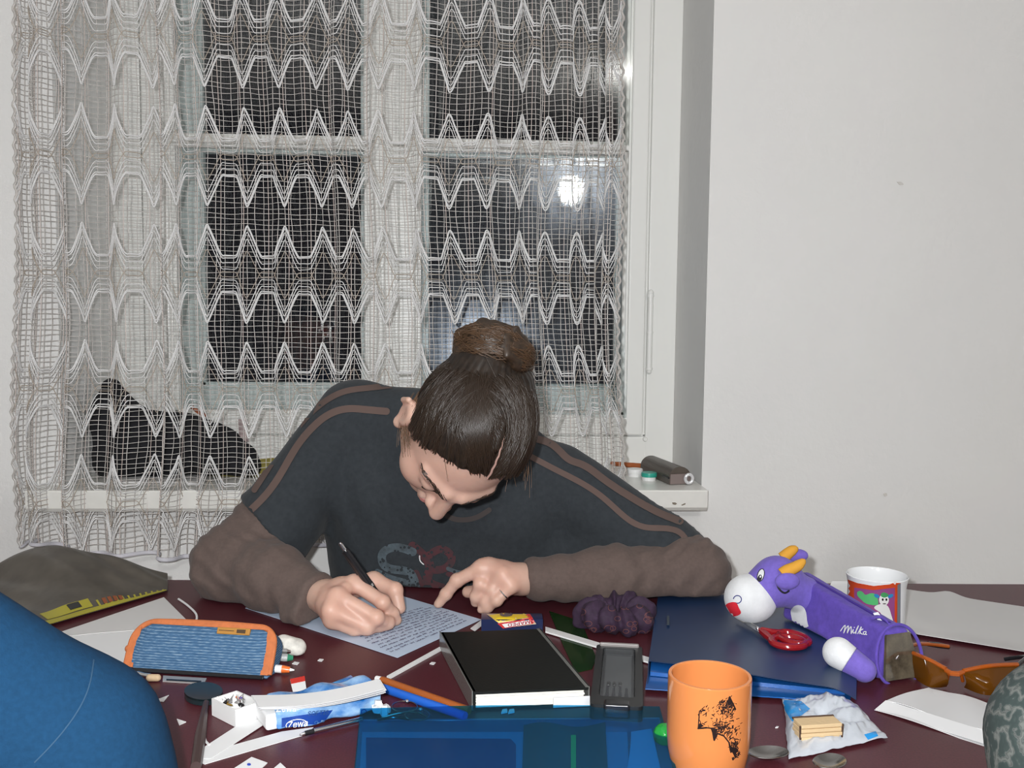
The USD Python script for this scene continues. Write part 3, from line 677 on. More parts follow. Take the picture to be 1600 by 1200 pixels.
# hair: a cap combed back to a bun, and single strands on it
BUN = np.array([.013, -.090, .060])
def hairline(p): return .012 + np.where(p[:, 1] > 0, 1.42, .78) * p[:, 1] - 1.1 * np.maximum(np.abs(p[:, 0]) - .058, 0) - .25 * np.maximum(.05 - np.abs(p[:, 0] + .012), 0) * 0
def cap_d(p, off=.0095):
    d = ell(p, (0, -.014, .035), (.073, .091, .080)); d = smin(d, ell(p, (0, .030, -.028), (.056, .058, .083)), .03)
    return d - off
def flow_phi(p):
    q = p - BUN; bx = np.array([1, 0, 0]); ax = np.array([0, .9, -.43]); bz = np.cross(ax, bx); return np.arctan2(q @ bz, q @ bx), np.linalg.norm(q, axis=1)
def hair_d(p):
    d = cap_d(p)
    ph, r = flow_phi(p)
    d = d + (.0016 * np.sin(ph * 34 + 3 * np.sin(r * 40)) + .0022 * (meshkit.noise(np.stack([ph * 14, r * 6, 0 * r], 1)) - .5)).astype(np.float32)
    part = np.abs(p[:, 0] + .014 + .05 * np.maximum(p[:, 1] - .06, 0)); d = d + (.0055 * np.exp(-(part / .004) ** 2) * (p[:, 1] > .025)).astype(np.float32)
    for s in (-1, 1): d = smax(d, -ell(p, (s * .092, -.002, -.004), (.022, .022, .030)), .006)
    z = p[:, 2] - hairline(p) + .003 * np.sin(p[:, 0] * 320).astype(np.float32)
    d = smax(d, -(z * .8).astype(np.float32), .008)
    d = smin(d, cone(p, (0, -.075, .05), BUN, .058, .046), .02)
    return d
hm = surf(hair_d, (-.1, -.19, -.09), (.1, .11, .14), .0026)
M_hair = mat('hair', (0.016, 0.010, 0.0065), 0.45, noise=(130, 0.5), specular_ior_level=0.35, anisotropic=0.4)
hp = GIRL.part('hair', trimesh.Trimesh(to_world(hm.vertices), hm.faces, process=False), M_hair, smooth=True, label='dark brown hair combed back from a side parting')
rng = np.random.default_rng(11)
def onto(q, off):                     # push points to the cap's surface
    for _ in range(5):
        d = cap_d(q, off); e = 1e-3
        g = np.stack([cap_d(q + np.eye(3)[k] * e, off) - d for k in range(3)], 1) / e
        q = q - g * d[:, None] / np.maximum((g * g).sum(1, keepdims=True), .2)
    return q
_r = np.random.default_rng(77); _d = _r.normal(0, 1, (9000, 3)); _d /= np.linalg.norm(_d, axis=1, keepdims=True)
_s = onto(np.array([0, -.005, .02]) + _d * .1, .0115); _h = _s[:, 2] - hairline(_s); EDGE = _s[(_h > -.001) & (_h < .010) & (np.abs(_s - [0, -.008, -.004])[:, 1] + np.abs(_s[:, 2] + .004) > .03)]
def strands(n, seed, off=.0115):
    r = np.random.default_rng(seed); out = []
    while len(out) < n:
        if r.random() < .6: s = EDGE[r.integers(len(EDGE))]
        else:               # from the parting, to either side
            t = r.random(); sd = r.choice((-1, 1)); s = onto(np.array([[-.014 + sd * r.uniform(.002, .035), .046 - .06 * t, .095 + .02 * t]]), off)[0]
        tgt = BUN + r.normal(0, .016, 3) + np.array([0, .02, 0]); m_ = (s + tgt) / 2 + np.array([0, 0, .05]) + (np.array([np.sign(s[0] + .014) * .03, 0, 0]))
        u = np.linspace(0, 1, 14)[:, None]; q = (1 - u) ** 2 * s + 2 * u * (1 - u) * m_ + u * u * tgt
        j = q[:11]; q[:11] = onto(j.copy(), off + r.uniform(-.0012, .0018)); q[11:] = np.linspace(q[10], tgt, 5)[1:4]
        out.append(to_world(q))
    return out
M_strand = mat('hair_strand', (0.026, 0.0155, 0.0095), 0.30, specular_ior_level=0.6)
pq = onto(np.array([[-.014 + .0005 * math.sin(k * 1.9), .053 - .050 * k / 16, .09 + .03 * k / 16] for k in range(17)]), .0118)
GIRL.part('parting', tube(to_world(pq), np.interp(np.arange(17), [0, 3, 12, 16], [.0012, .0017, .0011, .0003]), 8), mat('scalp', (0.34, 0.20, 0.165), 0.6), parent=hp, label='pale parting line')
GIRL.curves('hair_strand', strands(1700, 3), .0006, M_strand, parent=hp, kind='stuff')
# wisps in front of the ears and at the temples
wis = []
down = HR.T @ np.array([0, 0, -1.0])
for s in (1, -1):
    for k in range(70 if s > 0 else 12):
        a = np.array([s * (.083 + rng.normal(0, .003)), rng.normal(-.026, .006), rng.normal(.012, .010)]); L_ = rng.uniform(.035, .085)
        u = np.linspace(0, 1, 9)[:, None]; wis.append(to_world(a + down * L_ * u + np.array([s * .010, 0, -.012]) * np.sin(u * 2.2) + rng.normal(0, .0035, 3) * u * u))
    for k in range(2):
        y0 = rng.uniform(.03, .075); a = np.array([[s * .06, y0, .03]]); a[0, 2] = hairline(a)[0]; a = onto(a, .009)[0]
        u = np.linspace(0, 1, 7)[:, None]; wis.append(to_world(a + down * rng.uniform(.008, .025) * u + rng.normal(0, .004, 3) * u))
GIRL.curves('hair_wisp', wis, .00045, mat('hair_light', (0.13, 0.072, 0.038), 0.4), parent=hp, label='lighter loose wisps at ears and temples', kind='stuff')
# bun
bl_ = []
rb = np.random.default_rng(4)
bc = BUN + np.array([-.004, -.022, .008])
def bun_d(p):
    q = p - bc; d = ell(p, bc, (.056, .036, .046)); ph = np.arctan2(q[:, 2], q[:, 0]); r = np.hypot(q[:, 0], q[:, 2])
    return d + (.0030 * np.sin(ph * 4 + r * 190 + 5 * meshkit.noise(p.astype(float) * 30)) + .016 * (meshkit.noise(p.astype(float) * 48, 3) - .5) + .006 * (meshkit.noise(p.astype(float) * 110) - .5)).astype(np.float32)
bm = surf(bun_d, bc - .07, bc + .07, .0025)
bp = GIRL.part('hair_bun', trimesh.Trimesh(to_world(bm.vertices), bm.faces, process=False), mat('bun_hair', (0.030, 0.017, 0.009), 0.45, noise=(160, 0.6)), smooth=True, parent=hp)
for k in range(420):
    axn = np.array([rb.normal(0, .45), 1.0, rb.normal(0, .45)]); axn /= np.linalg.norm(axn); e1_ = np.cross(axn, [0, 0, 1.]); e1_ /= np.linalg.norm(e1_); e2_ = np.cross(axn, e1_)
    hh_ = rb.uniform(-.85, .5); a0 = rb.uniform(0, 6.28); u = np.linspace(0, rb.uniform(.8, 2.6), 14)[:, None]; r_ = math.sqrt(1 - hh_ * hh_)
    q = hh_ * axn + r_ * (np.cos(a0 + u) * e1_ + np.sin(a0 + u) * e2_)
    q = bc + q * np.array([.056, .036, .046]) * (1.0 + .10 * (meshkit.noise((bc + q * .05) * 48, 3) - .5)[:, None] * -2 + rb.uniform(-.02, .05))
    bl_.append(to_world(q))
for k in range(30):
    a0 = rb.uniform(-.4, 3.6); q0 = bc + np.array([(.050) * math.cos(a0), -.006, .041 * math.sin(a0)]); u = np.linspace(0, 1, 8)[:, None]
    dr = np.array([math.cos(a0), rb.normal(0, .5), math.sin(a0)]) * rb.uniform(.006, .016)
    bl_.append(to_world(q0 + dr * u + np.array([0, .006, 0]) * np.sin(u * 3)))
GIRL.curves('hair_strand', bl_, .0008, mat('bun_strand', (0.075, 0.040, 0.020), 0.4), parent=bp, kind='stuff')
u = np.linspace(0, 2 * np.pi, 40, endpoint=False); tie = BUN + np.array([0, .012, -.006]) + np.stack([.037 * np.cos(u), .006 * np.sin(u), .034 * np.sin(u)], 1)
GIRL.part('hair_tie', tube(to_world(tie), .0035, 10, closed=True), mat('hair_tie', (0.30, 0.36, 0.42), 0.5), smooth=True, parent=hp, label='pale blue-grey hair tie')
# brows, lashes, lips
HL_ = trimesh.Trimesh(to_world(hl_.vertices), hl_.faces, process=False)
def on_head(q, off):
    q = np.array(q, float)
    for _ in range(6):
        d = head_sdf(q) - off; g = np.stack([head_sdf(q + np.eye(3)[k] * 1e-3) - off - d for k in range(3)], 1) / 1e-3
        q = q - g * d[:, None] / np.maximum((g * g).sum(1, keepdims=True), .3)
    return q
for s in (1, -1):
    br = []
    for k in range(80):
        t = k / 80; c = np.array([s * (.012 + .042 * t), .09 - .03 * t * t, .026 + .010 * math.sin(t * 2.4)]) + rng.normal(0, (.001, .001, .0017))
        q = on_head(np.stack([c, c + [s * .004, -.002, .0035 * (1 - t * 1.2)], c + [s * .007, -.004, .005 * (1 - 1.4 * t)]]), .0006); br.append(to_world(q))
    GIRL.curves('eyebrow', br, .0007, M_strand)
    la = on_head([[s * x, .09, .0005 - .003 * math.sin((x - .018) * 115)] for x in np.linspace(.019, .044, 12)], .0008)
    GIRL.part('eyelash', tube(to_world(la), .0011, 6), M_hair)
lp = lambda z, w, r: tube(to_world(on_head([[x, .095, z + (.0015 if abs(x) < .004 else .003 * (1 - abs(x) / w)) * 0] for x in np.linspace(-w, w, 15)], -.0012)), np.interp(np.linspace(-1, 1, 15), [-1, -.5, .5, 1], [.0012, r, r, .0012]), 10)
GIRL.part('lips', [lp(-.0625, .022, .0042), lp(-.0735, .020, .0048)], mat('lips', (0.42, 0.17, 0.15), 0.4), smooth=True)
# ring
c = LH['r'][0] * .55 + LH['r'][1] * .45; dr = LH['l'][1] - LH['l'][0]; c = LH['l'][0] * .45 + LH['l'][1] * .55; dr /= np.linalg.norm(dr); a = np.cross(dr, [0, 0, 1.]); a /= np.linalg.norm(a); b = np.cross(dr, a)
u = np.linspace(0, 2 * np.pi, 24, endpoint=False)[:, None]
GIRL.part('ring', tube(c + .0096 * (np.cos(u) * a + np.sin(u) * b), .0011, 8, closed=True), mat('silver', (0.85, 0.85, 0.85), 0.2, metallic=1.0), label='thin silver ring on a finger')
# ballpoint pen held in the hand
tip, end = Z(622, 976, .0008), P(531, 848, 1.385)
PEN = Thing('ballpoint_pen', 'black ballpoint pen with silver clicker held in the writing hand', 'pen', tip)
ax = (end - tip) / np.linalg.norm(end - tip); Lp = np.linalg.norm(end - tip); at = lambda t: tip + ax * Lp * t
M_chrome = mat('chrome', (0.75, 0.75, 0.76), 0.18, metallic=1.0); M_black = mat('black_plastic', (0.012, 0.012, 0.014), 0.25)
PEN.part('barrel', tube([at(.10), at(.13), at(.3), at(.50), at(.9), at(.915)], [.0035, .0042, .0054, .0056, .0054, .0040], 20), M_black)
PEN.part('tip', tube([at(0), at(.02), at(.10)], [.0006, .0012, .0034], 14), M_chrome)
PEN.part('band', tube([at(.475), at(.505)], .0060, 20), M_chrome)
PEN.part('clicker', tube([at(.912), at(.985), at(1.0)], [.0030, .0030, .0022], 14), M_chrome)
PEN.part('clip', tube([at(.88) + [-.0058, -.001, 0], at(.62) + [-.0066, -.001, 0]], .0014, 8), M_black)

# ================================================================== things on the table
M_paper = mat('paper_white', (0.70, 0.70, 0.70), 0.7, bump=(60, 0.10, 0.001))
M_paper2 = mat('paper_grey', (0.60, 0.59, 0.58), 0.7, bump=(40, 0.15, 0.001))
M_blue_paper = mat('paper_blue', (0.46, 0.55, 0.68), 0.7)
M_ink = mat('ink', (0.10, 0.10, 0.15), 0.7)
def up(m, dz): v, f = arr(m); return trimesh.Trimesh(v + [0, 0, dz], f, process=False)

# the written sheet under the hands
A, B, C, D = T(383, 951), T(592, 921), T(752, 969), T(621, 1029)
pf = quad4(D, C, B, A)
def paper_fn(u, v):
    p = pf(u, v); p[:, 2] += .0012 + .0006 * np.sin(u * 5) * v; return p
PAP = Thing('writing_paper', 'pale blue sheet with small handwriting under the writing hand', 'paper', (A + C) / 2)
PAP.part('sheet', sheet(paper_fn, 10, 10, .0005), M_blue_paper, smooth=60)
rng = np.random.default_rng(8); words = []
for r in range(12):
    v0 = .06 + .034 * r; u = .03 + rng.uniform(0, .03) + .010 * r
    end = .95 - rng.uniform(0, .08)
    while u < end:
        n = rng.integers(4, 17); w_ = n * .0058
        uu = u + np.arange(n * 2) * .0029; vv = v0 + np.where(np.arange(n * 2) % 2, .0085, -.005) * rng.uniform(.1, 1.3, n * 2) + rng.normal(0, .003)
        words.append(pf(uu, vv) + [0, 0, .0022]); u += w_ + .013
PAP.curves('handwriting', words, .00026, M_ink, label='lines of small dark handwriting', kind='stuff')

# left side: plastic bag with a yellow edge, two sheets of paper, a string
f0, f1, b0, b1 = T(60, 986), T(262, 927), T(-70, 905), T(262, 908)
def bag_fn(u, v):
    p = quad4(f0, f1, b1, b0)(u, v)
    hgt = .066 * np.exp(-((u - .50) / .36) ** 2) * np.sin(np.clip(v, 0, 1) * np.pi * .5) ** 1.3 * (1 - .15 * np.sin(u * 9 + v * 3))
    hgt = np.where(v > .86, hgt * np.clip((1 - v) / .14, 0, 1) ** .5, hgt)
    p[:, 2] = TB + .005 + hgt + .002 * np.sin(u * 23 + v * 11) * np.sin(v * 3.1); return p
BAG = Thing('plastic_bag', 'grey-brown translucent plastic bag with a yellow printed edge at the left table end', 'bag', (f0 + b1) / 2)
BAG.part('cover', sheet(bag_fn, 50, 30, .0008), mat('bag_plastic', (0.074, 0.064, 0.052), 0.35, noise=(18, 0.3), bump=(45, 0.25, 0.002)), smooth=60)
ye = lambda a, b, c, d: quad4(a, b, c, d)
yq = lambda u0, u1, v0, v1, dz: sheet(lambda u, v: bag_fn(u0 + (u1 - u0) * u, v0 + (v1 - v0) * v) + [0, 0, dz], 16, 3, .0006)
M_yel = mat('yellow_print', (0.34, 0.30, 0.025), 0.4)
BAG.part('yellow_edge', yq(.06, .99, .0, .045, .0010), M_yel, label='yellow edge strip')
BAG.part('yellow_tab', yq(.10, .42, .06, .15, .0009), M_yel, label='yellow printed patch')
BAG.part('print_mark', yq(.27, .35, .08, .14, .0018), mat('mark_black', (0.02, 0.02, 0.02), 0.5), label='black print')
for k in range(4): BAG.part('print_mark', yq(.50 + .04 * k, .526 + .04 * k, .05, .11, .0014), mat('mark_red', (0.22, 0.06, 0.02), 0.5), label='red print')
for k in range(12): BAG.part('print_tick', yq(.46 + .045 * k, .474 + .045 * k, .045, .11 - .002 * k, .0011), M_yel)
solo('paper', 'grey-white sheet lying under the plastic bag with yellow edge', 'paper', slab([(60, 1000), (256, 934), (301, 979), (150, 990), (60, 1000)], TB + .0012, .0008), M_paper2)
solo('paper', 'white sheet between the denim pencil case and the blue sweatshirt', 'paper', slab([(70, 1003), (105, 993), (275, 979), (300, 981), (250, 1040), (205, 1060), (120, 1075)], TB, .0008), M_paper)
solo('string', 'short white cord curling beside the sheets on the left', 'string', tube(spline([T(279, 936, TB + .002), T(288, 942, TB + .002), T(299, 951, TB + .002), T(307, 961, TB + .002), T(306, 971, TB + .002), T(300, 979, TB + .003)], 40), .0017, 8), M_paper)

# denim pencil case
BL, BR = T(196, 1050), T(420, 1064); W_ = np.linalg.norm(BR - BL); ex = (BR - BL) / W_; ey = np.cross([0, 0, 1.0], ex)
H_ = .062; upv = np.array([0, 0, 1.0]) * .86 + ey * .5; upv /= np.linalg.norm(upv)
rr = .030; ar = np.linspace(0, np.pi / 2, 12)
outl = [(0, 0.004)] + [(rr - rr * math.cos(t), H_ - rr + rr * math.sin(t)) for t in ar] + [(W_ - .022 + .022 * math.sin(t), H_ - .022 + .022 * math.cos(t)) for t in ar] + [(W_, .004), (W_ - .003, 0), (.003, 0)]
PC = Thing('pencil_case', 'blue denim pencil case with orange leather piping, pens poking out of its end', 'pencil case', (BL + BR) / 2)
def bulge(poly, depth, n=.012):
    v, f = polymesh(Polygon(poly), n); P_ = Polygon(poly); dist = np.array([P_.exterior.distance(shapely.Point(*q)) for q in v])
    z = depth * np.sqrt(np.clip(dist / .018, 0, 1)); N = len(v)
    m = trimesh.Trimesh(np.vstack([np.c_[v, z], np.c_[v, -z - .004]]), np.vstack([f, f[:, ::-1] + N]), process=False)
    return m
edge = np.array(outl)
M_denim = LOOKS['denim'] = usdkit.material(stage, '/World/Looks/denim', {'tc': ('texture_coordinate', {}), 'w': ('wave_texture', {'scale': 105.0, 'bands_direction': 'z', 'distortion': 0.5, 'detail': 1.0, 'detail_scale': 2.0}), 'mp': ('mapping', {'scale': (1.0, 4.0, 9.0)}), 'n': ('noise_texture', {'scale': 110.0, 'detail': 4.0}), 'mx': ('mix_float', {'fac': 0.74}),
    'r': ('rgb_ramp', {'ramp': [(0.25, (0.030, 0.080, 0.16)), (0.55, (0.065, 0.14, 0.25)), (0.72, (0.20, 0.29, 0.38))]}), 'b': ('bump', {'strength': 0.25, 'distance': 0.001}), 'p': ('principled_bsdf', {'roughness': 0.9, 'specular_ior_level': 0.2})},
    [('tc.object', 'w.vector'), ('tc.object', 'mp.vector'), ('mp.vector', 'n.vector'), ('w.fac', 'mx.a'), ('n.fac', 'mx.b'), ('mx.result', 'r.fac'), ('r.color', 'p.base_color'), ('w.fac', 'b.height'), ('b.normal', 'p.normal')], surface='p.BSDF')
M_piping = mat('orange_leather', (0.50, 0.145, 0.045), 0.5, noise=(90, 0.15))
cN = np.cross(ex, upv)              # towards the viewer
def caseloc(m):
    m = frame(m, BL + [0, 0, .003], ex, upv); m.vertices[:, 2] = np.maximum(m.vertices[:, 2], TB + .0006); return m
v_, f_ = polymesh(Polygon(outl), .010); dist = np.array([Polygon(outl).exterior.distance(shapely.Point(*q)) for q in v_]); dz = .009 * np.sqrt(np.clip(dist / .022, 0, 1)); N_ = len(v_)
bd = edge; nb = len(bd)
back = trimesh.creation.extrude_polygon(Polygon(outl), .030, engine='earcut'); back.apply_translation([0, 0, -.032])
PC.part('body', [caseloc(trimesh.Trimesh(np.c_[v_, dz], f_, process=False)), caseloc(back)], M_denim, smooth=30, label='ribbed blue denim panel')
PC.part('piping', caseloc(tube([(x, y, .0015) for x, y in spline(edge[:-2], 90)], .0036, 10)), M_piping, label='orange leather piping')
def band_outl(w):
    P_ = Polygon(outl); q = P_.difference(P_.buffer(-w)); return q.intersection(shapely.box(-1, .003, 1, 1))
bq = band_outl(.0085).intersection(unary_union([shapely.box(-1, -1, .011, 1), shapely.box(W_ - .010, -1, 1, 1), shapely.box(-1, H_ - .004, 1, 1)]))
bv, bf = polymesh(bq, .006); PC.part('leather_trim', caseloc(prism(bq, .0012, .0052)), M_piping, label='orange leather side trim')
PC.part('label_tab', caseloc(box(W_ * .60, W_ * .83, H_ - .0125, H_ - .004, .004, .0085, .001)), mat('leather_tab', (0.40, 0.19, 0.035), 0.5), label='small tan leather tab')
PC.part('tab_stitch', caseloc([box(W_ * .74, W_ * .80, H_ - .0105, H_ - .006, .0085, .0092), box(W_ * .615, W_ * .72, H_ - .0085, H_ - .0078, .0085, .0092)]), mat('tab_dark', (0.06, 0.03, 0.01), 0.6), kind='stuff')
PC.part('piping_knob', caseloc(tm(m3.Manifold.sphere(.005, 20).translate((-.002, H_ * .42, 0)))), M_piping)
PC.part('zip', caseloc(box(.004, W_ - .006, -.0022, .0028, -.022, .0035, .001)), M_black, label='dark zip along the bottom')
PC.part('zip_pull', [tube([T(x, y, TB + .005) for x, y in ((206, 1054), (216, 1053), (226, 1055), (236, 1056))], [.003, .0036, .003, .003], 10)], M_chrome)
# what lies in front of and beside it
er2 = Thing('eraser', 'small beige stub of eraser sticking out under the denim pencil case', 'eraser', T(240, 1059)); er2.part('rubber', tm(m3.Manifold.batch_hull([m3.Manifold.sphere(.0045, 16).translate(tuple(T(x, 1059, TB + .0046))) for x in (234, 246)])), mat('beige_rubber', (0.50, 0.36, 0.22), 0.7))
RU = Thing('metal_clip', 'flat shiny metal clip lying along the lower edge of the pencil case', 'clip', T(290, 1063))
RU.part('plate', up(slab([(255, 1058), (323, 1062), (319, 1070), (254, 1066)], TB, .002), 0), mat('clip_steel', (0.55, 0.54, 0.53), 0.35, metallic=0.6), smooth=False)
RU.part('slot', slab([(260, 1061.5), (315, 1064.5), (313, 1066.5), (260, 1063.5)], TB + .002, .0006), M_black, smooth=False)
def pen(name, label, cat, a, b, r, cols, group=None):
    t = Thing(name, label, cat, a, group); a, b = np.array(a), np.array(b)
    for nm, t0, t1, r0, r1, m in cols: t.part(nm, tube([a + (b - a) * t0, a + (b - a) * (t0 + .02), a + (b - a) * (t1 - .02), a + (b - a) * t1], [r * r0 * .92, r * r0, r * r1, r * r1 * .92], 16), m)
    return t
M_clear = mat('clear_plastic', (0.75, 0.78, 0.78), 0.1, transmission_weight=0.6); M_green = mat('green_plastic', (0.03, 0.22, 0.12), 0.25); M_red = mat('red_plastic', (0.55, 0.03, 0.02), 0.25); M_dred = mat('dark_red_plastic', (0.26, 0.008, 0.012), 0.15); M_orp = mat('orange_plastic', (0.75, 0.16, 0.03), 0.25)
M_white = mat('white_plastic', (0.78, 0.78, 0.77), 0.3)
pen('pen', 'pen with clear barrel and green end by the denim case', 'pen', Z(415, 1026, .010), Z(458, 1028, .006), .0050, [('barrel', 0, .8, 1, 1, M_clear), ('end_plug', .78, 1.0, 1, .6, M_green)])
pen('pen', 'grey metal pen end above the green one, half hidden by the case', 'pen', Z(415, 1018, .014), Z(454, 1018, .010), .0042, [('barrel', 0, .85, 1, 1, M_chrome), ('end_plug', .83, 1.0, .8, .5, M_chrome)])
pen('pencil', 'pen with red and orange tip next to the case', 'pen', Z(410, 1043, .008), Z(460, 1047, .005), .0050, [('barrel', 0, .62, 1, 1, M_white), ('grip', .60, .86, 1, .75, M_orp), ('point', .85, 1.0, .45, .2, M_white)])
ERA = Thing('eraser', 'worn white eraser beside the denim pencil case', 'eraser', T(453, 1015))
e0, e1 = Z(442, 1008, .012), Z(464, 1013, .010)
def era(p): return smax(smin(cone(p, e0, e1, .0115, .0105), cone(p, e0 + [0, .006, .0], e1 + [0, .006, 0], .0105, .0095), .01), (TB + .0008 - p[:, 2]), .004) + .002 * wr(p, 70, 3)
ERA.part('rubber', surf(era, np.minimum(e0, e1) - .03, np.maximum(e0, e1) + .03, .0018), mat('eraser_white', (0.62, 0.60, 0.55), 0.7, noise=(70, 0.25)), smooth=True)

# dark hand tool left of the pin box
LT = Thing('hand_lens', 'dark hand tool with round blade and long thin handle beside the small white box', 'hand tool', T(318, 1090))
el = [T(318 + 30 * math.cos(t), 1090 + 14 * math.sin(t))[:2] for t in np.linspace(0, 2 * np.pi, 40, endpoint=False)]
LT.part('blade', [prism(Polygon(el), TB + .006, TB + .0085), prism(Polygon(el).difference(Polygon(el).buffer(-.003)), TB + .001, TB + .008)], mat('dark_teal', (0.012, 0.022, 0.026), 0.2))
LT.part('handle', tube([Z(322, 1098, .006), Z(318, 1120, .006), Z(313, 1150, .006), Z(306, 1198, .006)], [.0035, .0042, .006, .0055], 10), mat('dark_brown', (0.045, 0.022, 0.020), 0.35))
# paper bits scattered
bits = [((462, 1037), 6, 'largest paper scrap right of the pen tips'), ((501, 1032), 5, 'paper scrap halfway between pencil case and written sheet'), ((676, 1037), 5, 'paper scrap left of the black book'), ((1019, 1061), 2.5, 'tiny paper crumb right of the black plastic case'), ((1104, 1102), 2, 'tiny paper crumb beside the orange mug'), ((1214, 1137), 3, 'tiny paper crumb left of the wafer wrapper')]
for (x, y), r, lab in bits:
    solo('paper_scrap', 'white ' + lab, 'scrap', slab([(x - r, y + 1), (x - r * .3, y - r * .4), (x + r, y - 1), (x + r * .4, y + r * .45)], TB, .0007), M_paper, group=None)
for x, lab in ((788, 'left'), (799, 'right')):
    solo('paper_scrap', f'little white folded scrap in front of the black book, {lab} of the two', 'scrap', slab([(x - 5, 1116), (x - 3, 1111), (x + 4, 1110), (x + 5, 1114)], TB, .002), M_paper)
solo('paper_scrap', 'white pointed scrap at the blue sleeve, upper of two', 'scrap', slab([(240, 1096), (264, 1087), (256, 1097)], TB, .0008), M_paper)
solo('paper_scrap', 'white pointed scrap at the blue sleeve, lower of two', 'scrap', slab([(276, 1124), (291, 1129), (280, 1134)], TB, .0008), M_paper)
solo('paper_scrap', 'curled thin paper sliver beside the dark tool handle', 'scrap', tube([T(x, y, TB + .002) for x, y in ((314, 1135), (317, 1145), (321, 1158), (327, 1164))], .0016, 6, flat=.5), M_paper)

# tissue pack with a stack of paper strips on it
TP = Thing('tissue_pack', 'opened blue and white paper tissue pack under a stack of paper strips', 'tissue pack', T(500, 1130))
p0, p1 = T(432, 1147), T(600, 1112); tx = (p1 - p0) / np.linalg.norm(p1 - p0); ty = np.cross([0, 0, 1.0], tx); TL = np.linalg.norm(p1 - p0)
def tp_d(p):
    q = p - p0; x, y, z = q @ tx, q @ ty, p[:, 2] - TB
    hx, hy, hz = TL / 2, .028, .0125
    d = np.stack([np.abs(x - hx) - hx + .006, np.abs(y - hy) - hy + .006, np.abs(z - hz) - hz + .006], 1)
    return smax(TB + .001 - p[:, 2], np.linalg.norm(np.maximum(d, 0), axis=1) + np.minimum(d.max(1), 0) - .006 + .004 * wr(p, 40, 7) + .002 * np.sin(x * 120 + y * 60), .002).astype(np.float32)
tpm = surf(tp_d, np.array([p0[0] - .02, p0[1] - .05, TB - .01]), np.array([p1[0] + .03, p1[1] + .08, TB + .045]), .002)
M_pack = mat('pack_film', (0.015, 0.16, 0.50), 0.18, noise=(30, 0.5), col2=(0.42, 0.62, 0.80), stretch=(1, .6, 1.6), bump=(80, 0.3, 0.002))
TP.part('wrapper', tpm, M_pack, smooth=True, label='crinkled blue printed wrapper')
inner_t = box(-.010, .03, .004, .05, .003, .021, .003); TP.part('tissue', frame(inner_t, p0 + [0, 0, 0], tx, ty), mat('tissue', (0.78, 0.78, 0.78), 0.9, bump=(90, 0.3, 0.002)))
M_navyp = mat('pack_navy', (0.012, 0.055, 0.30), 0.3)
TP.part('print_panel', decal(Polygon([(440, 1122), (492, 1114), (520, 1109), (505, 1130), (478, 1140), (440, 1144)]), tpm, 4, .0006), M_navyp, smooth=True, label='navy printed panel')
ov = shapely.affinity.scale(shapely.Point(0, 0).buffer(1, 24), 17, 8.2); ov = shapely.affinity.rotate(ov, -8); ov = shapely.affinity.translate(ov, 463, 1131.5)
ovd = decal(ov.difference(ov.buffer(-1.3)), tpm, 3, .0010)
TP.part('logo_ring', ovd, M_white, smooth=True)
def text_px(txt, x, y, h, ang, shear=0.0, bold=False, sx=1.0):
    t = meshkit.text_mesh(txt, 1.0, depth=.001, bold=bold); v, f = arr(t); top = (v[f][:, :, 2].min(1) > .0005)
    v2 = np.c_[(v[:, 0] + shear * v[:, 1]) * h * sx, -v[:, 1] * h]; c, s = math.cos(ang), math.sin(ang)
    v2 = np.c_[x + v2[:, 0] * c - v2[:, 1] * s, y + v2[:, 0] * s + v2[:, 1] * c]
    return v2, f[top]
def text_decal(mesh, lift, *a, **k):
    v, f = text_px(*a, **k); used = np.unique(f); mp = np.full(len(v), -1); mp[used] = np.arange(len(used)); v, f = v[used], mp[f]
    p, ok = cast(v, mesh, lift); f = f[ok[f].all(1)]
    n = np.cross(p[f[:, 1]] - p[f[:, 0]], p[f[:, 2]] - p[f[:, 0]]); bad = (n * (p[f[:, 0]] - CAM)).sum(1) > 0; f[bad] = f[bad][:, ::-1]
    return trimesh.Trimesh(p, f, process=False)
def put(t, name, m, mt, **k):
    if len(m.faces): t.part(name, m, mt, **k)
put(TP, 'lettering', text_decal(tpm, .0011, 'Zewa', 449, 1137, 9.0, -.12, .22, True), M_white, smooth=False, kind='stuff')
put(TP, 'lettering', text_decal(tpm, .0010, 'Softis', 489, 1135, 8, -.14, .35), mat('script_blue', (0.05, 0.16, 0.40), 0.4), smooth=False, kind='stuff')
put(TP, 'lettering', text_decal(tpm, .0010, 'Zewa', 431, 1113, 9.0, -.06, .22, True), M_white, smooth=False, kind='stuff')
put(TP, 'lettering', text_decal(tpm, .0010, 'SOFTIS', 480, 1118, 6.5, -.07, .2, True), mat('script_dark', (0.03, 0.08, 0.22), 0.4), smooth=False, kind='stuff')
ring_ = shapely.Point(568, 1112).buffer(4.5); put(TP, 'arrow_ring', decal(ring_.difference(ring_.buffer(-1.2)).difference(shapely.box(568, 1112, 575, 1120)), tpm, 2, .001), M_navyp, smooth=False)
solo('blue_wrap', 'torn dark blue wrapper scrap behind the tissue pack', 'wrapper', sheet(lambda u, v: quad4(T(455, 1093, TB + .004), T(548, 1065, TB + .012), T(560, 1080, TB + .010), T(470, 1105, TB + .003))(u, v) + np.c_[0 * u, 0 * u, .004 * np.sin(u * 9) * np.sin(v * 3.1) + .008 * u], 20, 8, .0006), mat('wrap_blue', (0.015, 0.10, 0.42), 0.2, noise=(20, 0.6), col2=(0.10, 0.40, 0.70)))
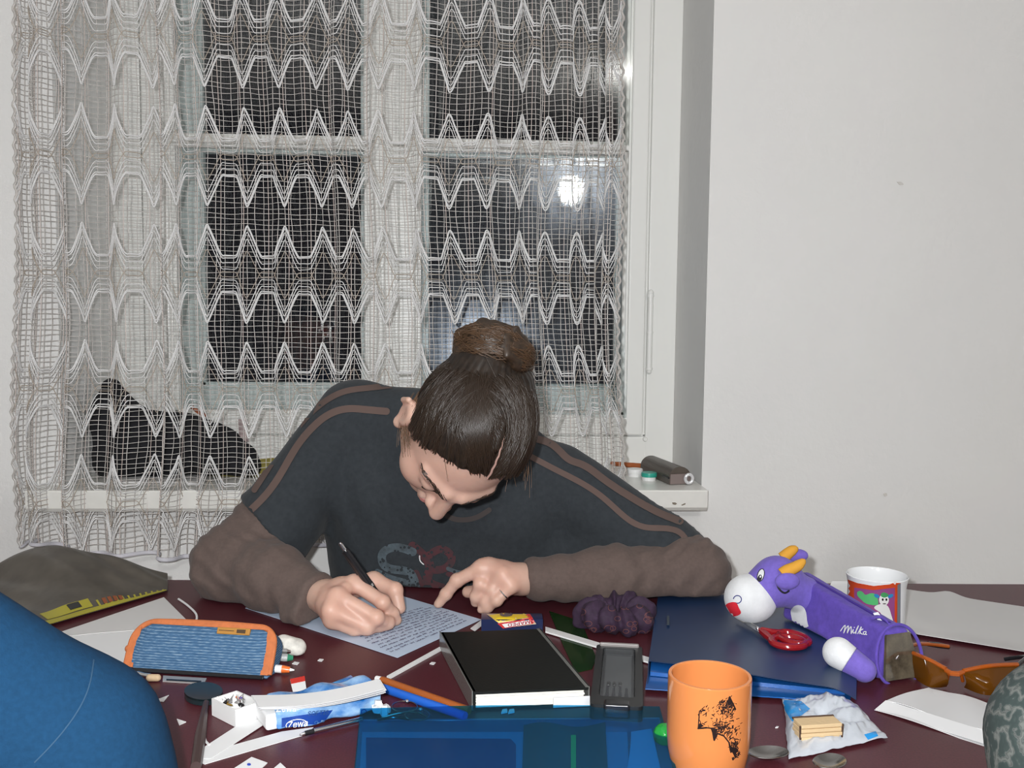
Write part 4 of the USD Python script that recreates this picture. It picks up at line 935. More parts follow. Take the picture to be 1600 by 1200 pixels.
# strips lying on the pack
def strip_fn(px0, px1, px2, px3, h0, sag):
    a, b, c, d = [T(x, y, TB + h) for (x, y), h in zip((px0, px1, px2, px3), h0)]
    def fn(u, v):
        p = quad4(a, b, c, d)(u, v); p[:, 2] -= sag * np.sin(u * np.pi); return p
    return fn
for k in range(7):
    j = k * .0011; s = [(0, 0), (3, 2), (-2, 1), (2, -1), (4, 3), (-1, -2), (0, 0)][k]
    fn = strip_fn((405 + s[1], 1108 - k * .5), (600 + s[0], 1083 - k * 1.2), (592 + s[0] * .5, 1064 - k * .6), (394 + s[1], 1089 - k * .5), (.026 + j, .036 + j * 1.6, .036 + j * 1.6, .026 + j), .006)
    solo('paper_strip', ['lowest', 'second', 'third', 'fourth', 'fifth', 'sixth', 'topmost'][k] + ' of the white paper strips stacked on the tissue pack', 'paper strip', sheet(fn, 16, 3, .0004), M_paper, group='strips stacked on the tissue pack')
solo('paper_strip', 'long white strip running from the pin box down to the corner fold', 'paper strip', slab([(301, 1181), (313, 1172), (376, 1131), (415, 1122), (412, 1133), (352, 1172), (330, 1186), (318, 1186)], TB + .001, .0006), M_paper)
solo('paper_strip', 'long white strip running from the corner fold under the silver pen', 'paper strip', slab([(301, 1187), (318, 1183), (350, 1169), (440, 1144), (490, 1137), (480, 1148), (320, 1195)], TB, .0006), M_paper)
TG = Thing('paper_tag', 'small white paper tag with red top standing by the tissue pack', 'tag', T(468, 1085))
tgq = quad4(Z(460, 1090, .001), Z(480, 1086, .001), Z(476, 1057, .010), Z(453, 1062, .010))
TG.part('card', sheet(tgq, 6, 6, .0006), M_paper); TG.part('red_band', sheet(lambda u, v: tgq(u, .74 + .26 * v) + [0, 0, .0008], 4, 4, .0005), M_red)
# silver pen in front of the pack
pen('mechanical_pencil', 'thin silver and black pencil lying in front of the tissue pack', 'pencil', T(468, 1148, TB + .004), T(566, 1124, TB + .004), .0030, [('tip', 0, .08, .35, .8, M_chrome), ('grip', .08, .55, .9, .9, M_black), ('barrel', .22, 1, 1, 1, M_chrome)])

# small box of pins
BX = Thing('small_box', 'small open white cardboard box holding drawing pins', 'box', T(365, 1110))
q0, q1, q2, q3 = T(331, 1118), T(368, 1137), T(408, 1122), T(370, 1105)
b_poly = Polygon([q[:2] for q in (q0, q1, q2, q3)])
hgt = .020
BX.part('box_wall', prism(b_poly.difference(b_poly.buffer(-.0016, join_style=2)), TB + .0004, TB + hgt), M_white, smooth=False); BX.part('box_bottom', prism(b_poly.buffer(-.001), TB + .0004, TB + .002), M_white, smooth=False)
rng = np.random.default_rng(2); cen = (q0 + q1 + q2 + q3) / 4
pcols = [M_chrome, M_black, M_white, mat('brass', (0.75, 0.48, 0.12), 0.25, metallic=1.0), mat('violet_plastic', (0.12, 0.08, 0.35), 0.3), M_orp, M_chrome, M_black, M_white, M_chrome, M_black, M_chrome]
pinlab = ['chrome', 'black', 'white', 'brass', 'violet', 'orange']
for k in range(12):
    a, b = rng.uniform(-.65, .65, 2); o = cen + (q1 - q0) * a * .5 + (q3 - q0) * b * .5; o[2] = TB + .0135 + rng.uniform(0, .004)
    d = rng.normal(0, 1, 3); d[2] = abs(d[2]) + .3; d /= np.linalg.norm(d)
    lab = {0: 'chrome', 1: 'black', 2: 'white', 3: 'brass', 4: 'violet', 5: 'orange', 6: 'chrome', 7: 'black', 8: 'white', 9: 'chrome', 10: 'black', 11: 'chrome'}[k]
    pn = Thing('drawing_pin', f'{lab} drawing pin in the small white box', 'pin', o, group=f'{lab} pins in the small box')
    hd = frame(lathe([(0, .0018), (.0030, .0014), (.0040, 0), (.003, -.0006), (0, -.0006)], 16), o, np.cross(d, [.3, .5, .1]), np.cross(d, np.cross(d, [.3, .5, .1])))
    pn.part('head', hd, pcols[k]); pn.part('spike', tube([o, o + d * .009], [.0007, .0002], 6), M_chrome)

# black book
BK = Thing('book', 'thick black book in a clear plastic cover lying on the table', 'book', T(800, 1060))
k0, k1, k2, k3 = T(741, 1110), T(918, 1102), T(846, 982, TB + .023), T(691, 988, TB + .023)          # base corners
k2[2] = k3[2] = TB; bh = .023
dxb, dyb = (k1 - k0), (k3 - k0)
bx_, by_ = dxb / np.linalg.norm(dxb), dyb - dxb * (dyb @ dxb) / (dxb @ dxb); by_ /= np.linalg.norm(by_)
LX, LY, SHX = np.linalg.norm(dxb), dyb @ by_, dyb @ bx_
bk = lambda m: frame(m, (k0[0], k0[1], TB), bx_, by_)
def bpoly(x0, x1, y0, y1): return Polygon([(x + SHX * y / LY, y) for x, y in ((x0, y0), (x1, y0), (x1, y1), (x0, y1))])
pg = [bk(prism(bpoly(.002 + .0006 * math.sin(i * 2.3), LX - .004 + .0006 * math.sin(i * 1.7), .001 + .0009 * math.sin(i * 1.3), LY - .004), .0028 + i * .00128, .0028 + (i + .93) * .00128)) for i in range(13)]
BK.part('pages', pg, mat('page_edge', (0.76, 0.74, 0.68), 0.8), smooth=False, kind='stuff')
M_bk = mat('book_cover', (0.0065, 0.0075, 0.0065), 0.55, bump=(350, 0.2, 0.0006), specular_ior_level=0.25)
BK.part('cover', [bk(prism(bpoly(-.001, LX, -.003, LY), bh - .003, bh).apply_translation([0, 0, 0])), bk(prism(bpoly(-.001, LX, -.001, LY), .0002, .0026)), bk(prism(bpoly(-.002, .0012, -.001, LY), .0002, bh))], M_bk, smooth=20)
M_film = tinted_film('clear_film', (0.93, 0.93, 0.92), 0.8)
BK.part('plastic_cover', [bk(prism(bpoly(LX, LX + .0015, -.002, LY + .001), .001, bh + .0008)), bk(prism(bpoly(-.0035, -.0022, -.002, LY + .001), .001, bh + .0008)), bk(prism(bpoly(LX - .004, LX + .0012, -.003, LY), bh + .0002, bh + .0008))], mat('cover_film', (0.30, 0.30, 0.28), 0.15, transmission_weight=0.5), smooth=False, label='clear plastic slip cover edges')
BK.part('paper_slip', bk(prism(bpoly(LX - .042, LX + .0012, -.0045, -.0035), .0008, .013)), M_paper, smooth=False, label='white slip at the lower corner')

# small box with upside-down lettering behind the book
EB = Thing('compass_box', 'small navy box with yellow and red label behind the black book', 'box', T(800, 985))
c0, c1 = T(752, 991), T(848, 991)
cxv = (c1 - c0) / np.linalg.norm(c1 - c0); cyv = np.cross([0, 0, 1.], cxv); cw = np.linalg.norm(c1 - c0)
prof = [(0, 0), (.062, 0), (.062, .006)] + [(.062 - .062 * t, .006 + .016 * math.sin(t * 2.0) ** .8) for t in np.linspace(.08, 1, 10)]
ebm = frame(trimesh.creation.extrude_polygon(Polygon(prof).buffer(0), cw, engine='earcut'), c0 + [0, 0, .0004], cyv, [0, 0, 1.0])
v_, f_ = arr(ebm)
# local z of the extrusion runs along cross(cy, z) = +cx
EB.part('carton', ebm, mat('box_navy', (0.012, 0.02, 0.07), 0.3), smooth=30)
ebt = tm(ebm)
lab_q = Polygon([(757, 958), (776, 952), (822, 951), (838, 975), (790, 981)])
for nm, poly, m, lab in (('label_panel', lab_q, mat('label_cream', (0.55, 0.42, 0.30), 0.4), 'cream label'), ('yellow_panel', Polygon([(764, 962), (812, 955), (828, 965), (779, 973)]), mat('label_yellow', (0.72, 0.50, 0.02), 0.4), 'yellow label panel'),
                         ('red_panel', Polygon([(777, 974), (829, 966), (834, 974), (786, 982)]), mat('label_red', (0.55, 0.03, 0.03), 0.4), 'red label panel'), ('red_panel', Polygon([(806, 952), (822, 951), (836, 972), (831, 973), (824, 964)]), mat('label_red', (0.55, 0.03, 0.03), 0.4), 'red label edge'),
                         ('white_strip', Polygon([(784, 975), (827, 968.5), (830, 974), (789, 980.5)]), M_white, 'white strip for the word')):
    li = {'label_panel': .0006, 'yellow_panel': .0009, 'red_panel': .0010, 'white_strip': .0013}[nm]
    put(EB, nm, decal(poly, ebt, 4, li), m, smooth=True, label=lab)
put(EB, 'round_mark', decal(shapely.affinity.scale(shapely.Point(791, 961).buffer(1), 10, 3.6), ebt, 3, .0014), mat('mark_grey', (0.06, 0.06, 0.07), 0.4), label='dark oval picture')
put(EB, 'lettering', text_decal(ebt, .0017, 'MAPED', 828.5, 968.8, 4.8, math.pi - .15, 0, True, 1.55), mat('letter_red', (0.35, 0.03, 0.05), 0.5), smooth=False, kind='stuff')

# white sticks and green leaf-like set square
stick = lambda a, b, w: slab([(a[0], a[1] - w), (b[0], b[1] - w), (b[0], b[1] + w), (a[0], a[1] + w)], TB, .0025)
solo('white_stick', 'thin white stick left of the black book, pointing at the coloured markers', 'stick', stick((604, 1062), (696, 1011), 2.6), M_paper)
solo('white_stick', 'thin white stick between the black book and the navy folder', 'stick', up(stick((852, 987), (1016, 1036), 3.6), .0015), M_white)
solo('white_stick', 'white paper edge sticking out between the sheet and the small navy box', 'stick', up(slab([(735, 985), (752, 972), (757, 977), (742, 989)], TB, .001), .002), M_paper)
SQ = Thing('set_square', 'dark green see-through plastic sheet beside the black book', 'plastic sheet', T(900, 1000))
M_gfilm = tinted_film('green_film', (0.06, 0.16, 0.05), 0.55)
SQ.part('sheet', slab([(858, 956), (908, 972), (932, 1030), (925, 1046), (900, 1052), (880, 1010)], TB, .0012), M_gfilm, smooth=False)

# scrunchie
SC = Thing('scrunchie', 'crumpled purple hair scrunchie with pinkish ring print', 'scrunchie', T(962, 990))
sc = T(962, 985) + np.array([0, .004, .022]); rng = np.random.default_rng(6)
def scr(p):
    q = p - sc; ang = np.arctan2(q[:, 1], q[:, 0]); R0 = .036
    d = np.sqrt((np.hypot(q[:, 0], q[:, 1] * 1.25) - R0) ** 2 + (q[:, 2] * 1.05 - .004 * np.sin(ang * 2)) ** 2) - .0205 - .004 * np.sin(ang * 9 + 30 * q[:, 2]) - .002 * np.sin(ang * 17 + 60 * q[:, 2])
    d = smax(d + .014 * wr(p, 45, 9), TB + .0006 - p[:, 2], .004); return d.astype(np.float32)
scm = surf(scr, sc - .075, sc + .075, .0022)
SC.part('fabric', scm, mat('purple_cloth', (0.026, 0.010, 0.030), 0.8, noise=(160, 0.3)), smooth=True)
M_ringp = mat('ring_print', (0.12, 0.04, 0.04), 0.8)
for k in range(34):
    x, y = rng.uniform(903, 1018), rng.uniform(940, 1018); r = rng.uniform(4, 8); c_ = shapely.affinity.scale(shapely.Point(x, y).buffer(1), r, r * rng.uniform(.6, .9)); c_ = c_.difference(c_.buffer(-1.0))
    dm = decal(c_, scm, 2.5, .0007)
    for q_ in pieces(dm, 8)[:1]: SC.part('printed_ring', q_, M_ringp, smooth=True)

# black plastic case with a window
DV = Thing('bit_case', 'black plastic case with clear window over tool bits', 'case', T(963, 1080))
d0, d1, d2, d3 = T(921, 1126), T(1004, 1124), T(1004, 1028), T(931, 1028)
dy = (d2 + d3 - d0 - d1); dH = np.linalg.norm(dy) / 2; dy /= 2 * dH; dx = np.cross(dy, [0, 0, 1.]); dL = (d1 - d0) @ dx
dvf = lambda m: frame(m, (d0[0], d0[1], TB + .0003), dx, dy)
body = tm(m3.Manifold.batch_hull([m3.Manifold.cylinder(.019, .006, .006, 20).translate((x, y, 0)) for x in (.006, dL - .006) for y in (.006, dH - .006)]) - m3.Manifold.batch_hull([m3.Manifold.cylinder(.02, .004, .004, 20).translate((x, y, .010)) for x in (.013, dL - .013) for y in (.030, dH - .016)]))
DV.part('shell', dvf(body), mat('case_black', (0.016, 0.017, 0.018), 0.35), smooth=30)
DV.part('window', dvf(box(.010, dL - .010, .027, dH - .013, .0165, .0185, .0008)), tinted_film('case_window', (0.90, 0.91, 0.92), 0.93), smooth=False, label='clear window')
DV.part('tray', dvf(box(.0135, dL - .0135, .0305, dH - .0165, .0095, .0103)), mat('tray_grey', (0.10, 0.103, 0.103), 0.5), smooth=False, label='grey tray')
DV.part('latch', dvf(box(dL * .26, dL * .76, -.003, .013, .004, .0215, .003)), M_black, label='glossy latch')
for k, xx in enumerate((.016, .0235, .031, .0385)):
    if xx < dL - .012: DV.part('bit', dvf([box(xx, xx + .0042, .034, .052, .0105, .0135, .001), box(xx + .0008, xx + .0034, .052, .073 - .004 * (k % 2), .0108, .0130, .0006)]), mat('bit_metal', (0.012, 0.014, 0.02), 0.5), smooth=False)
DV.part('red_clip', dvf(box(dL - .026, dL - .014, .033, .037, .012, .0142, .0008)), M_red, label='small red clip')
DV.part('top_rim', dvf(box(.004, dL - .004, dH - .006, dH - .001, .016, .0235, .002)), mat('case_grey', (0.22, 0.20, 0.19), 0.35), label='grey rim')
for k in range(3): DV.part('hook', dvf(box(.017 + .007 * k, .021 + .007 * k, .076, .086, .0105, .0135, .001)), mat('bit_metal2', (0.02, 0.02, 0.02), 0.4))

# markers, wire glasses, plastic connectors
M_bluep, M_brownp = mat('marker_blue', (0.015, 0.11, 0.50), 0.3), mat('marker_orange', (0.33, 0.085, 0.015), 0.35)
pen('marker', 'blue felt-tip marker lying beside the brown-orange one', 'marker', Z(577, 1068, .005), Z(727, 1119, .005), .0052, [('cap', 0, .1, .75, .95, M_white), ('barrel', .06, 1, 1, 1, M_bluep)])
pen('marker', 'brown-orange felt-tip marker lying beside the blue one', 'marker', Z(588, 1060, .005), Z(733, 1111, .005), .0050, [('cap', 0, .1, .75, .95, M_white), ('barrel', .06, 1, 1, 1, M_brownp)])
GL = Thing('wire_glasses', 'thin wire spectacles folded between the tissue pack and the markers', 'glasses', T(640, 1110))
def wire_ring(cx_, cy_, rx, ry): return tube([T(cx_ + rx * math.cos(t), cy_ + ry * math.sin(t), TB + .006 + .004 * math.sin(t)) for t in np.linspace(0, 2 * np.pi, 36, endpoint=False)], .0007, 6, closed=True)
M_wire = mat('wire', (0.35, 0.30, 0.24), 0.25, metallic=1.0)
GL.part('lens_rim', wire_ring(632, 1104, 20, 8.5), M_wire); GL.part('lens_rim', wire_ring(652, 1117, 19, 8.5), M_wire)
GL.part('temple', tube(spline([Z(596, 1122, .003), Z(620, 1115, .006), Z(650, 1113, .007), Z(668, 1121, .006)], 24), .0010, 6), M_wire); GL.part('temple', tube(spline([Z(590, 1125, .003), Z(615, 1121, .003), Z(640, 1124, .003)], 20), .0016, 8), M_black)
GL.part('nose_pad', [tm(m3.Manifold.sphere(.0025, 14).translate(tuple(Z(x, y, .009)))) for x, y in ((636, 1096),)], M_chrome); GL.part('nose_pad', tm(m3.Manifold.sphere(.0025, 14).translate(tuple(Z(657, 1109, .009)))), M_chrome)
CN = Thing('plastic_connector', 'little white plastic connector piece beside the tissue pack', 'connector', T(592, 1107))
def hexa(x, y, h, r=.0042, L_=.012, d=(1, 0.3, 0)):
    d = np.array(d, float); d /= np.linalg.norm(d); o = Z(x, y, h); return tube([o - d * L_ / 2, o + d * L_ / 2], r, 8)
CN.part('block', [hexa(590, 1104, .010, d=(1, .2, .3)), hexa(589, 1105, .010, d=(.2, 1, .1)), hexa(590, 1104, .010, d=(.1, .2, 1), L_=.014)], M_white, smooth=False)
CN2 = Thing('plastic_connector', 'little white plastic connector piece, right one nearer the wire spectacles', 'connector', T(601, 1112)); CN2.part('block', [hexa(601, 1109, .006, d=(1, -.3, .2)), hexa(601, 1109, .006, d=(.3, 1, .2)), hexa(601, 1110, .007, d=(0, .2, 1), L_=.012)], M_white, smooth=False)

# navy folder on the right
FO = Thing('folder', 'dark blue plastic document folder under the plush cow and orange mug', 'folder', T(1150, 1020))
M_navy = mat('folder_navy', (0.010, 0.030, 0.085), 0.38, noise=(9, 0.1), bump=(400, 0.1, 0.0005)); M_fblue = mat('folder_blue', (0.010, 0.095, 0.34), 0.22)
lo_q = quad4(T(1008, 1083), T(1328, 1104), T(1345, 955), T(1030, 935))
FO.part('back_cover', sheet(lambda u, v: lo_q(u, v) + np.c_[0 * u, 0 * u, .0022 + .0035 * np.exp(-(v / .08) ** 2)], 30, 20, .0012), M_fblue, smooth=50, label='brighter blue lower cover')
up_q = quad4(T(1014, 1036, TB + .012), T(1338, 1092, TB + .010), T(1340, 950, TB + .010), T(1030, 925, TB + .012))
def fol(u, v):
    p = up_q(u, v); p[:, 2] = TB + .0165 - .003 * np.cos(u * 3) + .004 * np.exp(-((u - .3) / .3) ** 2) * (1 - v) - .010 * np.clip((u - .86) / .14, 0, 1) ** 2 * (1 - v); return p
FO.part('front_cover', sheet(fol, 40, 24, .0010), M_navy, smooth=50, label='dark navy upper cover')
FO.part('spine_back', sheet(lambda u, v: quad4(T(1030, 932, TB + .001), T(1343, 953, TB + .001), T(1340, 950, TB + .0135), T(1030, 925, TB + .0150))(u, v), 10, 4, .001), M_navy, smooth=50)
FO.part('spine_side', sheet(lambda u, v: quad4(T(1012, 1075, TB + .003), T(1030, 935, TB + .002), T(1030, 925, TB + .0145), T(1014, 1036, TB + .0150))(u, v), 10, 4, .001), M_navy, smooth=50)
FO.part('papers', sheet(lambda u, v: quad4(T(1016, 1060), T(1320, 1090), T(1335, 960), T(1032, 940))(u, v) + [0, 0, .0085], 6, 6, .005), M_fblue, smooth=50, label='blue inner leaf')
FO.part('emboss', slab([(1042, 963), (1046, 963), (1046, 977), (1042, 977)], TB + .0174, .0006), mat('emboss', (0.04, 0.06, 0.08), 0.4), smooth=False)

# scissors
SS = Thing('scissors', 'scissors with red plastic handles lying under the chin of the plush cow', 'scissors', T(1220, 1000))
hz = TB + .021
def loop(cx_, cy_, rx, ry, rot):
    return [T(cx_ + rx * math.cos(t) * math.cos(rot) - ry * math.sin(t) * math.sin(rot), cy_ + rx * math.cos(t) * math.sin(rot) + ry * math.sin(t) * math.cos(rot), hz + .003) for t in np.linspace(0, 2 * np.pi, 40, endpoint=False)]
SS.part('handle', tube(loop(1232, 1003, 27, 8, .10), .0046, 10, closed=True), M_dred); SS.part('handle', tube(loop(1240, 997, 25, 7.5, .25), .0044, 10, closed=True), M_dred)
SS.part('shank', tube([T(1188, 985, hz + .003), T(1198, 993, hz + .003), T(1210, 1003, hz + .003)], [.004, .0055, .004], 10), M_dred); SS.part('shank', tube([T(1190, 984, hz + .005), T(1205, 988, hz + .005), T(1222, 988, hz + .004)], [.004, .005, .0035], 10), M_dred)
for dx_, nm in ((0, 'blade'), (2, 'blade')):
    SS.part(nm, tube([T(1150, 964 + dx_, hz + .002), T(1172, 975 + dx_, hz + .002), T(1192, 986 + dx_, hz + .003)], [.0015, .0042, .0045], 8, flat=.4), M_chrome)
SS.part('pivot', tm(m3.Manifold.sphere(.003, 14).translate(tuple(T(1184, 982, hz + .005)))), M_chrome)

# orange mug with black ink drawing
MG = Thing('mug', 'tall orange mug with a black ink drawing', 'mug', T(1106, 1222))
def mug_mesh(c, r, h, th, prof=None):
    p = [(0, .002), (r * .72, .002), (r * .76, 0), (r * .82, .002), (r * .90, .010), (r * .97, h * .25), (r, h * .40), (r, h - .002), (r - .0006, h - .0004), (r - th * .5, h), (r - th + .0006, h - .0004), (r - th, h - .003), (r - th, .02), (r * .6, .008), (0, .007)]
    m = lathe(p, 96); m.apply_translation(c); return m
mr = 0.0415
rim = np.array([1107, 1053.0])
for D_ in (1.0,):
    c_m = T(1105, 1205)       # axis foot on the table
mc = np.array([c_m[0], c_m[1], TB])
# find the height whose rim centre projects to the seen rim
hs = np.linspace(.06, .14, 400); mh = hs[np.argmin([abs(project(mc + [0, 0, h])[0][1] - 1053) for h in hs])]
mm_ = mug_mesh(mc, mr, mh, .0042)
M_mug = mat('orange_glaze', (0.60, 0.21, 0.065), 0.12, specular_ior_level=0.5)
MG.part('cup', mm_, M_mug, smooth=40)
hpts = spline([mc + [.012, mr - .002, mh * .80], mc + [.016, mr + .020, mh * .80], mc + [.02, mr + .032, mh * .55], mc + [.016, mr + .022, mh * .28], mc + [.012, mr - .003, mh * .22]], 30)
MG.part('handle', tube(hpts, .0055, 12), M_mug)
rng = np.random.default_rng(12)
ol = [(1091, 1138), (1093, 1111), (1101, 1104), (1114, 1100), (1126, 1096), (1140, 1089), (1149, 1108), (1146, 1118), (1156, 1124), (1158, 1142), (1159, 1160), (1152, 1166), (1155, 1178), (1145, 1187), (1141, 1172), (1139, 1160), (1131, 1150), (1121, 1146), (1116, 1156), (1113, 1138), (1104, 1137)]
Pm = Polygon(ol); ink = [stroke([ol[i], ol[(i + 1) % len(ol)]], w_) for i, w_ in ((0, 1.6), (1, 1), (5, 2.2), (12, 1.2), (13, 2), (14, 2.4), (15, 2), (16, 2), (17, 2.4), (18, 3), (19, 2), (20, 2.6))]
ink += [Polygon([(1110, 1137), (1121, 1139), (1117, 1157)]), Polygon([(1135, 1096), (1140, 1089), (1144, 1099), (1139, 1103)]), Polygon([(1139, 1165), (1152, 1170), (1145, 1188)]), Polygon([(1090, 1139), (1094, 1130), (1100, 1134)])]
while len(ink) < 430:
    x, y = rng.uniform(1090, 1160), rng.uniform(1088, 1188)
    if not Pm.contains(shapely.Point(x, y)): continue
    den = math.exp(-((x - 1134) / 10) ** 2 - ((y - 1106) / 12) ** 2) + math.exp(-((x - 1128) / 9) ** 2 - ((y - 1142) / 10) ** 2) + math.exp(-((x - 1148) / 7) ** 2 - ((y - 1172) / 12) ** 2) + .12
    if rng.random() > den: continue
    a = rng.normal(-.9, .7); L_ = rng.uniform(1, 6); ink.append(stroke([(x, y), (x + L_ * math.cos(a), y - L_ * math.sin(a) * -1)], rng.uniform(.5, 1.4)))
inkm = decal(unary_union(ink), mm_, 4, .0004)
MG.part('ink_drawing', inkm, mat('mug_ink', (0.02, 0.012, 0.012), 0.25), smooth=True, label='black ink map-like drawing', kind='stuff')

# white mug with a painted cow picture
WM = Thing('mug', 'white mug with a red framed cow picture behind the plush cow', 'mug', T(1365, 1000))
wc = T(1367, 985); wcz = np.array([wc[0], wc[1], TB])
wh = hs[np.argmin([abs(project(wcz + [0, 0, h])[0][1] - 897) for h in hs])]
dd = (project(wcz + [0, 0, wh])[1]); wr_ = 46.5 / F_PX * dd
pw = [(0, .001), (wr_ * .8, .001), (wr_ * .86, 0), (wr_ * .92, .003), (wr_ * .93, wh * .2), (wr_ * .935, wh - .016), (wr_ * .955, wh - .010), (wr_ * .985, wh - .004), (wr_, wh - .001), (wr_ - .0012, wh), (wr_ - .003, wh - .002), (wr_ - .0045, wh - .012), (wr_ - .0055, .02), (wr_ * .5, .006), (0, .005)]
wm = lathe(pw, 96); wm.apply_translation(wcz)
WM.part('cup', wm, mat('white_glaze', (0.74, 0.75, 0.76), 0.12), smooth=40)
def wpart(nm, poly, c, lift, lab=None, size=5): put(WM, nm, decal(poly, wm, size, lift), mat('glaze_' + nm, c, 0.2), smooth=True, label=lab)
side = lambda x: Polygon(x)
band_top = [(1321, 904 + 0), (1340, 911), (1365, 915.5), (1390, 913), (1407, 906)]
fr_out = Polygon(band_top + [(1406, 1000), (1322, 1000)])
wpart('picture_frame', fr_out, (0.55, 0.065, 0.02), .0004, 'red-orange painted frame')
wpart('picture_ground', Polygon([(1335, 918), (1365, 922), (1398, 918), (1397, 1000), (1335, 1000)]), (0.26, 0.065, 0.20), .0006, 'purple picture ground')
wpart('right_edge', Polygon([(1402, 909), (1407, 906), (1406, 1000), (1401, 1000)]), (0.16, 0.17, 0.20), .0008, 'grey glazed edge')
wpart('green_bush', Polygon(spline([(1340, 925), (1347, 924), (1352, 929), (1360, 927), (1367, 928), (1372, 938), (1372, 944), (1362, 945), (1352, 942), (1345, 936), (1340, 930)], 50, True)), (0.09, 0.42, 0.15), .0009, 'green patch')
cowp = unary_union([shapely.affinity.scale(shapely.Point(1381, 937).buffer(1), 7.5, 9), Polygon(spline([(1366, 950), (1374, 944), (1386, 946), (1392, 960), (1393, 985), (1380, 985), (1376, 958), (1368, 952)], 50, True))])
wpart('cow_figure', cowp, (0.66, 0.66, 0.64), .0012, 'white cow figure')
wpart('cow_cap', Polygon(spline([(1376, 930), (1378, 926), (1384, 926), (1388, 930), (1384, 933), (1379, 933)], 24, True)), (0.06, 0.28, 0.10), .0016, 'green tuft')
for x, a in ((1370, -.5), (1391, .5)):
    e_ = shapely.affinity.rotate(shapely.affinity.scale(shapely.Point(x, 931).buffer(1), 4.5, 2.8), math.degrees(-a)); wpart('cow_ear', e_, (0.03, 0.20, 0.42), .0015, 'blue ear', 3)
for x in (1379, 1384.5): wpart('cow_eye', shapely.affinity.scale(shapely.Point(x, 936.5).buffer(1), 1.4, 2.0), (0.015, 0.015, 0.015), .0020, 'black eye', 2)
wpart('cow_nose', shapely.affinity.scale(shapely.Point(1381.5, 943).buffer(1), 2.6, .9), (0.12, 0.10, 0.10), .0020, None, 2)

# papers on the right
solo('paper', 'large white sheet behind the sunglasses at the right', 'paper', sheet(lambda u, v: quad4(T(1398, 990), T(1640, 1030), T(1640, 955), T(1392, 918))(u, v) + np.c_[0 * u, 0 * u, .0012 + .007 * np.exp(-((u - .38) / .08) ** 2) * v ** 3 + .004 * np.exp(-(v / .10) ** 2)], 40, 16, .0008), M_paper2, smooth=60)
solo('paper', 'small white paper corner showing between plush cow and picture mug', 'paper', sheet(lambda u, v: quad4(T(1290, 930, TB + .006), T(1330, 940, TB + .006), T(1335, 908, TB + .02), T(1300, 908, TB + .02))(u, v), 6, 6, .0008), M_paper)
fp = quad4(T(1366, 1111), T(1580, 1180), T(1600, 1118), T(1450, 1077))
FP = Thing('folded_paper', 'folded white paper in front of the sunglasses', 'folded paper', T(1470, 1120))
FP.part('lower_leaf', sheet(lambda u, v: fp(u, v) + np.c_[0 * u, 0 * u, .0016 + .0015 * np.sin(u * 6)], 20, 14, .0006), M_paper, smooth=60)
FP.part('upper_leaf', sheet(lambda u, v: fp(u * .99 + .005, .20 + .80 * v) + np.c_[0 * u, 0 * u, .0075 - .004 * v + .0016 * np.sin(u * 9 + v * 4)], 24, 14, .0006), M_paper, smooth=60)
FP.part('fold', sheet(lambda u, v: fp(u, .02 + .18 * v) + np.c_[0 * u, 0 * u, .0022 + .0055 * v], 20, 4, .0005), M_paper, smooth=60)

# orange sunglasses
SG = Thing('sunglasses', 'wraparound sunglasses with amber lenses and orange frame', 'sunglasses', T(1490, 1060))
M_amb = tinted_film('amber_lens', (0.36, 0.13, 0.012), 0.45, 0.05); M_of = mat('amber_frame', (0.46, 0.10, 0.01), 0.15, transmission_weight=0.3)
def lens(top, bot, h0=.038, lean=0):
    n = 24; tu, bu = spline(top, n), spline(bot, n)
    a = np.array([Z(x, y, h) for (x, y), h in zip(tu[:, :2], np.interp(np.linspace(0, 1, n), np.linspace(0, 1, len(top)), [q[2] for q in top]))]); b = np.array([Z(x, y, .003) for x, y in bu[:, :2]])
    def fn(u, v):
        i = u * (n - 1); A_ = np.stack([np.interp(i, np.arange(n), a[:, k]) for k in range(3)], 1); B_ = np.stack([np.interp(i, np.arange(n), b[:, k]) for k in range(3)], 1)
        p = A_ * (1 - v)[:, None] + B_ * v[:, None]; p[:, 1] -= .006 * np.sin(v * np.pi); return p
    return sheet(fn, 24, 10, .0016), a, b
l1, a1, b1_ = lens([(1416, 1018, .030), (1450, 1032, .033), (1478, 1047, .028)], [(1424, 1052), (1452, 1072), (1478, 1071)])
l2, a2, b2_ = lens([(1505, 1050, .028), (1540, 1043, .033), (1590, 1040, .030)], [(1506, 1074), (1540, 1086), (1586, 1078)])
for l_, a_ in ((l1, a1), (l2, a2)):
    SG.part('lens', l_, M_amb, smooth=60, label='amber lens'); SG.part('frame_rim', tube(a_ + [0, 0, .0015], .0026, 8), M_of, label='orange upper rim')
SG.part('bridge', tube([a1[-1], Z(1486, 1052, .027), Z(1497, 1053, .027), a2[0]], [.003, .0034, .0034, .003], 8), M_of)
SG.part('nose_pad', tube([Z(1482, 1052, .024), Z(1480, 1062, .012)], .0022, 8), M_of); SG.part('nose_pad', tube([Z(1502, 1053, .024), Z(1504, 1064, .012)], .0022, 8), M_of)
SG.part('temple', tube(spline([a1[0], Z(1420, 1013, .030), Z(1445, 1006, .022), Z(1482, 1010, .012)], 24), [.0026] * 24, 8), M_of); SG.part('temple', tube(spline([a2[-1], Z(1596, 1034, .030), Z(1600, 1026, .022), Z(1570, 1030, .010)], 24), .0026, 8), M_black)
SG.part('temple_tip', tube([Z(1450, 1006, .020), Z(1466, 1008, .015), Z(1482, 1011, .010)], [.0032, .004, .003], 8), M_black, label='dark rubber temple tip')

